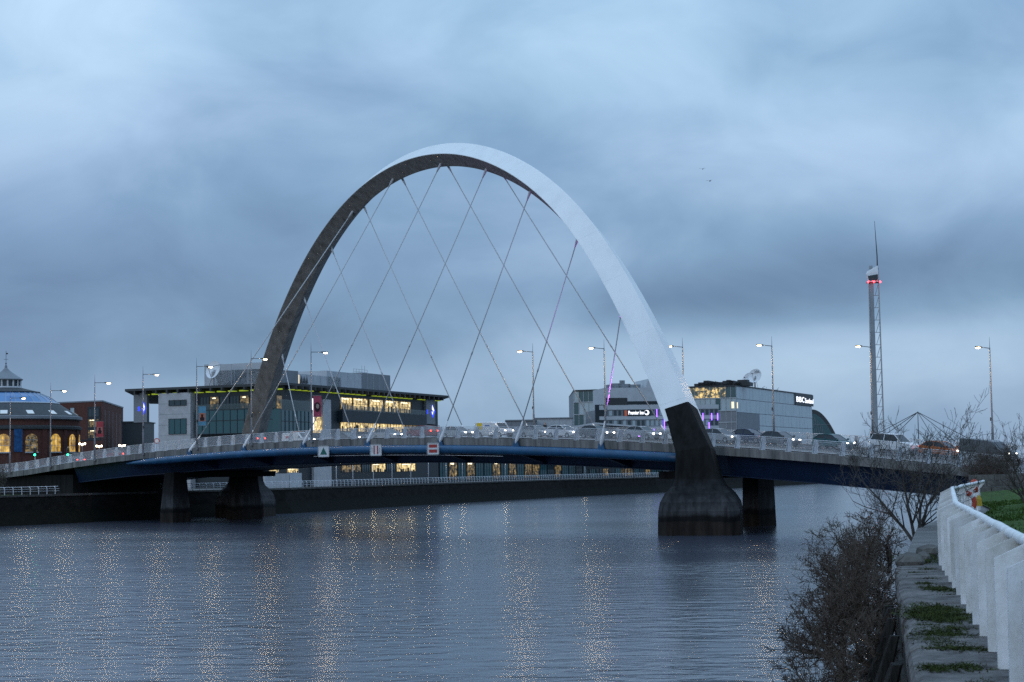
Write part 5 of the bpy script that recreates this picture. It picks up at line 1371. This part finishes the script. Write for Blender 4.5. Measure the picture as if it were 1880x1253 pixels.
# fender timbers leaning on the wall
tim = mat('weathered_timber', (.026, .025, .023), .85, 0, .6, 2.0, .7, 9, stretch=(4, 4, .5), coords='Position')
for i, dd in enumerate((17.0, 18.4, 19.9, 21.5, 23.0, 24.8, 26.6)):
    x = nb_x(dd); t = V((.204, 1, 0)).normalized(); n_ = V((-t.y, t.x, 0)); w_ = random.uniform(.22, .34)
    top = V((x, dd, ZN - .10 - random.uniform(0, .3))) + n_ * .24; bot = V((x, dd + random.uniform(-.5, .5), -.6)) + n_ * random.uniform(1.2, 1.7)
    th = thing('fender_timber', 'weathered dark timber leaning on the near quay wall, %s counted from the photographer' % ORD[i], 'timber', tuple(bot), 'fender timbers on the near quay wall')
    mb = MB(); ax = top - bot; rings = []
    for k in range(6):
        c = bot + ax * (k / 5) + V((random.uniform(-.02, .02), random.uniform(-.02, .02), 0)); h = w_ / 2 * (1 if k < 5 else .45)
        if k == 5: c = c - n_ * .06
        rings.append([c + t * i_ * h + n_ * j_ * h * .9 for i_, j_ in ((-1, -.7), (-.7, -1), (.7, -1), (1, -.7), (1, .7), (.7, 1), (-.7, 1), (-1, .7))])
    mb.loft(rings, True, True); mb.build('beam', tim, th)
    mb = MB(); c = bot + ax * .8; mb.tube([c + n_ * (h * .9), c + n_ * (h * .9 + .05)], .04, 8); mb.build('bolt', M['dark'], th)

# white quay fence: flat steel uprights cranked inland to a tubular top rail
FP = [(.884 + .204 * 6.5, 6.5), (6.88, 29.4), (11.1, 47.0), (16.1, 63.0)]
fence = thing('quay_fence', 'white steel quayside fence of flat uprights running down the right side', 'fence', (FP[0][0], FP[0][1], ZN))
mb = MB()
mb.prism([(0, 0), (.17, 0), (.17, .74), (.34, .93), (.33, 1.0), (.27, 1.01), (0, .88)], (0, 0, 0), (0, -1, 0), (0, 0, 1), (.022, 0, 0))
mb.box(.022, -.012, 0, .075, .0, .87); mb.box(.022, -.185, 0, .06, -.17, .72)
WP = [M['white_paint']] + [mat('white_fence_paint_%d' % i, c, (.5), 0, .3, 3.0, .2, 14, coords='Position', stretch=(1, 1, .5), dark=(.52, .51, .48)) for i, c in enumerate(((.68, .70, .73), (.74, .75, .76), (.60, .62, .65)))]
fposts = [mb.mesh('upright', q) for q in WP]
mb = MB(); mb.tube([(-.012, -.14, 0), (.034, -.14, 0)], .022, 6)
bolt_me = mb.mesh('bolt', M['white_paint'])
rail_pts = []
for (a, b) in zip(FP[:-1], FP[1:]):
    A, B_ = V((*a, ZN)), V((*b, ZN)); d = B_ - A; L = d.length; d.normalize(); ang = math.atan2(d.y, d.x); n_ = V((d.y, -d.x, 0)); k = 0
    while k * 1.36 < L:
        p = A + d * (k * 1.36); o = inst('upright', fposts[(0, 1, 2, 0, 3, 1, 0, 2)[k % 8]], fence, p, rot=(random.uniform(-.012, .012), random.uniform(-.012, .012), ang + random.uniform(-.02, .02)))
        for zb in (.18, .36, .55, .72):
            bo = bpy.data.objects.new('bolt', bolt_me); col.objects.link(bo); bo.parent = o; bo.location = (0, 0, zb)
        rail_pts.append(p + n_ * .30 + ZZ * (.985 + .006 * math.sin(k * 2.3))); k += 1
rail_pts.append(V((*FP[-1], ZN)) + V((.3, 0, .985)))
mb = MB(); mb.tube(rail_pts, .05, 10); mb.build('top_rail', M['white_paint'], fence, True)
for zz in (.30, .52, .74):
    mb = MB(); mb.tube([p - ZZ * (1.015 - zz) - V((.13, 0, 0)) for p in rail_pts], .014, 5); mb.build('wire', M['galv'], fence)

# lifebuoy on its post at the end of the fence
q = at_depth(1775, 923, 56); lb_ = thing('lifebuoy', 'orange-red lifebuoy hanging at the far end of the white fence', 'lifebuoy', tuple(q))
mb = MB(); rings = []
for i in range(28):
    a = i * 2 * math.pi / 28; c = V((q.x + .24 * math.cos(a), q.y, q.z + .29 * math.sin(a))); r_ = V((math.cos(a), 0, math.sin(a)))
    rings.append([c + r_ * .075 * math.cos(k * .785) + V((0, 1, 0)) * .06 * math.sin(k * .785) for k in range(8)])
rings.append(rings[0]); mb.loft(rings, True, False); mb.build('ring', mat('buoy_orange', (.45, .055, .025), .55), lb_, True)
mb = MB()
for a in (.785, 2.356, 3.927, 5.498):
    c = V((q.x + .24 * math.cos(a), q.y, q.z + .29 * math.sin(a))); mb.tube([c - V((math.sin(a), 0, -math.cos(a))) * .05, c + V((math.sin(a), 0, -math.cos(a))) * .05], .085, 8)
mb.build('band', M['rail'], lb_)
q2 = at_depth(1789, 893, 60); t = thing('lifebuoy_housing', 'small orange rescue housing on a post behind the fence end', 'rescue post', (q2.x, q2.y, ZN))
mb = MB(); mb.tube([V((q2.x, q2.y, ZN)), q2], .05, 8); mb.build('post', M['rail'], t)
mb = MB(); mb.lathe([(.02, -.22), (.11, -.20), (.13, 0), (.12, .18), (.02, .24)], q2, 10); mb.build('case', mat('buoy_orange', (.45, .055, .025)), t, True)
q3 = at_depth(1797, 919, 58); t = thing('yellow_marker', 'small yellow marker standing by the lifebuoy', 'marker', (q3.x, q3.y, q3.z - .25))
mb = MB(); mb.loft([[q3 + V((s * x, s2 * x, z)) for s, s2 in ((-1, -1), (1, -1), (1, 1), (-1, 1))] for x, z in ((.09, -.18), (.07, .05), (.03, .16))], True, True); mb.build('body', mat('marker_yellow', (.5, .32, .02), .6), t)

# earth mound and boulders where the coping ends
rock = mat('boulder', (.13, .125, .115), .9, 0, .4, 2, .6, 6)
def lump(name, c, r, m_, par=None, sq=(1, 1, .85), seed=0, sub=2):
    rnd = random.Random(seed); bm = bmesh.new(); bmesh.ops.create_icosphere(bm, subdivisions=sub, radius=1)
    ph = [rnd.uniform(0, 6) for _ in range(6)]
    for v in bm.verts:
        k = 1 + .13 * math.sin(v.co.x * 3 + ph[0]) + .12 * math.sin(v.co.y * 3.7 + ph[1]) + .12 * math.sin(v.co.z * 4 + ph[2]) + rnd.uniform(-.05, .05)
        v.co = V((v.co.x * sq[0], v.co.y * sq[1], v.co.z * sq[2])) * r * k
    me = bpy.data.meshes.new(name); bm.to_mesh(me); bm.free(); me.materials.append(m_)
    o = bpy.data.objects.new(name, me); col.objects.link(o); o.location = c; return o
for i, (x, y, d, r, lab) in enumerate(((1668, 1014, 30.0, .22, 'largest grey boulder where the coping stones end'), (1694, 1012, 31.0, .15, 'small grey boulder against the fence foot'), (1703, 1000, 33.0, .2, 'brown boulder under the bare tree'))):
    o = lump('boulder', at_depth(x, y, d) - ZZ * .15, r, rock, seed=i); tag(o, lab, 'boulder', 'boulders at the end of the coping')

# moss and grass tufts on the coping
def tuft_field():
    mb = MB(); rnd = random.Random(9)
    pts = [(1722, 1128, 1.0, 460), (1712, 1135, .6, 160), (1735, 1165, .7, 220), (1722, 1178, .5, 170), (1698, 1133, .5, 60), (1735, 1188, .3, 50), (1718, 1228, .28, 60), (1770, 1226, .3, 40), (1700, 1028, 1.2, 220), (1690, 1020, .8, 120), (1722, 1082, .6, 110), (1732, 1118, .6, 120), (1752, 1155, .3, 60), (1775, 1190, .35, 60)]
    for (x, y, sp, n) in pts + [(None, jd, .22, 26) for jd in JOINT_D]:
        c = at_z(x, y, ZN) if x else V((nb_x(y) + .12 + .5 * rnd.random(), y, ZN - .012))
        for i in range(n * 4):
            p = c + V((rnd.gauss(0, .11 * sp + .04), rnd.gauss(0, .5 * sp), 0)); h = rnd.uniform(.008, .035); w = rnd.uniform(.005, .010); a = rnd.uniform(0, 6.3); l = V((rnd.gauss(0, .035), rnd.gauss(0, .035), 0))
            x_ = V((math.cos(a), math.sin(a), 0)) * w; mb.face([p - x_, p + x_, p + l + ZZ * h])
            if rnd.random() < .6:
                mb.face([p + l * .5 - x_ * 2, p + l * .5 + x_ * 2, p + l + V((rnd.gauss(0, .03), rnd.gauss(0, .03), h * .6))])
    o = mb.build('grass_tufts', mat('tuft_green', (.038, .050, .012), .9, 0, .5, 4, coords='Position')); tag(o, 'moss and grass tufts growing on the near coping stones', 'grass', kind='stuff')
tuft_field()
# blades on the lawn's near part so that it does not read as a flat sheet
def lawn_blades():
    mb = MB(); rnd = random.Random(21)
    for i in range(26000):
        y = 13 + 60 * rnd.random() ** 1.4; x0 = nb_x(y) + 1.3; x = x0 + rnd.random() ** 1.2 * 9; dd = x - x0
        z = ZN + .02 + .55 * (1 - math.exp(-max(0, dd - .5) / 7.0)); h = rnd.uniform(.04, .10); w = .007 + y * .00035; a = rnd.uniform(0, 3.1)
        x_ = V((math.cos(a), math.sin(a), 0)) * w; p = V((x, y, z)); mb.face([p - x_, p + x_, p + V((rnd.gauss(0, .03), rnd.gauss(0, .03), h))])
    o = mb.build('lawn_grass', M['grass']); tag(o, 'short green grass of the lawn behind the fence', 'grass', kind='stuff')
lawn_blades()

# ---- bare shrubs and trees
bark = mat('twig_bark', (.090, .070, .056), .85, 0, .4, 3, coords='Position')
bark2 = mat('tree_bark', (.085, .078, .070), .85, 0, .4, 3, coords='Position')
def grow(mb, p, d, L, r, depth, rnd, kink=.35, up=.12, nch=(2, 4), shrink=.68, tw=None, budget=None):
    n = 3 if depth > 0 else 2
    pts = [p]; rad = [r]; q = V(p); dd = V(d)
    for i in range(n):
        dd = (dd + V((rnd.gauss(0, kink), rnd.gauss(0, kink), rnd.gauss(0, kink) + up)) * .5).normalized()
        q = q + dd * (L / n); pts.append(V(q)); rad.append(max(.0045, r * (1 - .45 * (i + 1) / n)))
    mb.tube(pts, rad, 5 if r > .03 else 3, False)
    if depth <= 0: return
    for c in range(rnd.randint(*nch)):
        k = rnd.randint(1, n); b = pts[k]
        ax = V((rnd.gauss(0, 1), rnd.gauss(0, 1), rnd.gauss(0, .8) + up * 2)).normalized()
        nd = (dd * .75 + ax * .8).normalized()
        grow(mb, b, nd, L * shrink * rnd.uniform(.7, 1.2), max(.005, rad[k] * .62), depth - 1, rnd, kink, up, nch, shrink)
def shrub(name, base, L, r, depth, dirs, label, seed, m_=bark, nch=(3, 5), kink=.45, up=.1, cat='shrub', group='bare shrubs along the near quay wall', shrink=.68):
    rnd = random.Random(seed); t = thing(name, label, cat, tuple(base), group)
    mb = MB(); mt_ = MB()
    for d in dirs:
        dd = V(d).normalized(); pts = [V(base)]; q = V(base); rad = [r]
        for i in range(4):
            dd = (dd + V((rnd.gauss(0, .14), rnd.gauss(0, .14), rnd.gauss(0, .08)))).normalized(); q = q + dd * L * .25; pts.append(V(q)); rad.append(r * (1 - .16 * (i + 1)))
        mt_.tube(pts, rad, 7, True)
        for k in range(1, 5):
            for c in range(rnd.randint(*nch)):
                ax = V((rnd.gauss(0, 1), rnd.gauss(0, 1), rnd.gauss(0, .6) + .3)).normalized(); nd = (dd * .7 + ax * .8).normalized()
                grow(mb, pts[k], nd, L * .42 * rnd.uniform(.7, 1.2), rad[k] * .55, depth, rnd, kink, up, nch, shrink)
    mt_.build('trunk', m_, t); mb.build('crown', m_, t); return t
def wall_root(d, out, z): return V((nb_x(d) - out, d, z))
SH = [(17.6, .55, 3.3, .50, 'lowest leafless shrub at the bottom edge beside the timbers'), (20.3, .75, 3.5, .56, 'leafless shrub hanging off the wall left of the fender timbers'),
      (23.0, .85, 3.3, .62, 'tangled leafless shrub halfway along the coping'), (25.6, .6, 4.1, .58, 'small leafless shrub rooted right under the coping'),
      (28.4, .95, 3.5, .70, 'dense leafless shrub left of the last coping stones'), (31.6, .7, 4.2, .70, 'leafless shrub beside the largest boulder'),
      (35.0, 1.0, 3.7, .78, 'leafless shrub at the foot of the bare tree'), (39.0, .8, 4.3, .80, 'leafless shrub just beyond the bare tree stems'),
      (43.0, 1.3, 3.9, .85, 'leafless shrub leaning farthest over the water'),
      (19.0, .35, 3.4, .46, 'dark twiggy clump behind the nearest fender timber'), (21.8, .3, 4.0, .50, 'twiggy clump squeezed between timbers and coping'),
      (24.4, .35, 3.7, .52, 'twiggy clump against the wall below the moss patch'), (27.0, .35, 4.1, .58, 'twiggy clump against the wall near the last coping stones'),
      (33.4, .3, 4.5, .62, 'twiggy clump above the small boulder'), (30.2, 1.2, 3.3, .68, 'outer twiggy clump low over the water, mid bank')]
for i, (d, o_, z, L, lab) in enumerate(SH):
    rnd = random.Random(200 + i)
    shrub('bare_shrub', wall_root(d, o_, z), L * 1.12, .032, 3, [(-.8 + rnd.gauss(0, .2), rnd.gauss(0, .4), .35), (-.5, .5, .7), (-.1, -.5, .9), (-.9, -.4, .15), (.1, .5, .9)], lab, 101 + i, nch=(2, 3) if i % 3 else (2, 4), kink=.42)
shrub('bare_tree', V((10.75, 48.5, 4.3)), 2.2, .052, 4, [(-.22, .1, 1), (.12, -.1, 1), (-.45, .2, .9), (.3, 0, .95)], 'tall bare multi-stemmed tree in front of the white vehicle', 111, bark2, (2, 3), .26, .18, 'tree', 'bare trees', .72)
shrub('bare_tree', V((17.0, 58, 4.9)), 1.6, .06, 3, [(.2, 0, 1), (.5, .1, .8), (-.2, .1, 1)], 'bare bush rising just behind the fence end', 112, bark2, (1, 3), .3, .2, 'tree', 'bare trees', .7) if False else None
shrub('bare_tree', V((29.3, 111, ZN)), 1.5, .09, 3, [(-.5, 0, .9), (.1, .1, 1), (.4, -.2, .8), (-.8, .1, .6)], 'brown leafless thicket before the right bridge end', 113, bark, (3, 5), .4, .12, 'shrub', 'bare thickets at the right bridge end', .7)
shrub('bare_tree', V((31.6, 116, ZN)), 1.6, .09, 3, [(-.6, 0, .8), (0, .1, 1), (.4, -.2, .8), (-.9, .1, .5)], 'brown leafless thicket at the right edge, under the dark van', 114, bark, (3, 5), .4, .12, 'shrub', 'bare thickets at the right bridge end', .7)
shrub('bare_tree', V((27.4, 106, ZN)), 1.0, .06, 3, [(-.6, 0, .8), (0, .1, 1), (.5, -.2, .8)], 'low leafless thicket left of the stone terrace', 115, bark, (3, 5), .4, .1, 'shrub', 'bare thickets at the right bridge end', .7)
shrub('bare_tree', V((18.2, 64, ZN)), 1.9, .05, 3, [(-.35, 0, .9), (.2, .1, 1), (-.7, .1, .8)], 'thin bare sapling at the right edge before the dark van', 116, bark2, (2, 3), .3, .16, 'tree', 'bare trees', .72)
shrub('bare_tree', V((-71.0, 249, ZQ)), 3.4, .12, 3, [(0, 0, 1), (.3, 0, .9), (-.4, .1, .9)], 'small bare tree at the left edge before the domed hall', 117, bark2, (2, 4), .3, .16, 'tree', 'bare trees', .7)
# stone terrace below the thicket
tr = thing('stone_terrace', 'low terrace of pale stone blocks beyond the lawn at right edge', 'wall', (30, 100, ZN))
for row in range(3):
    x = 25.0 + row * .4
    while x < 36:
        L = random.uniform(.6, 1.3); mb = MB(); mb.obox((x, 99 + row * 1.2 + random.uniform(0, .1), ZN + row * .32), (L - .03, 0, 0), (0, .9, 0), (0, 0, .30)); mb.build('stone', rock, tr); x += L
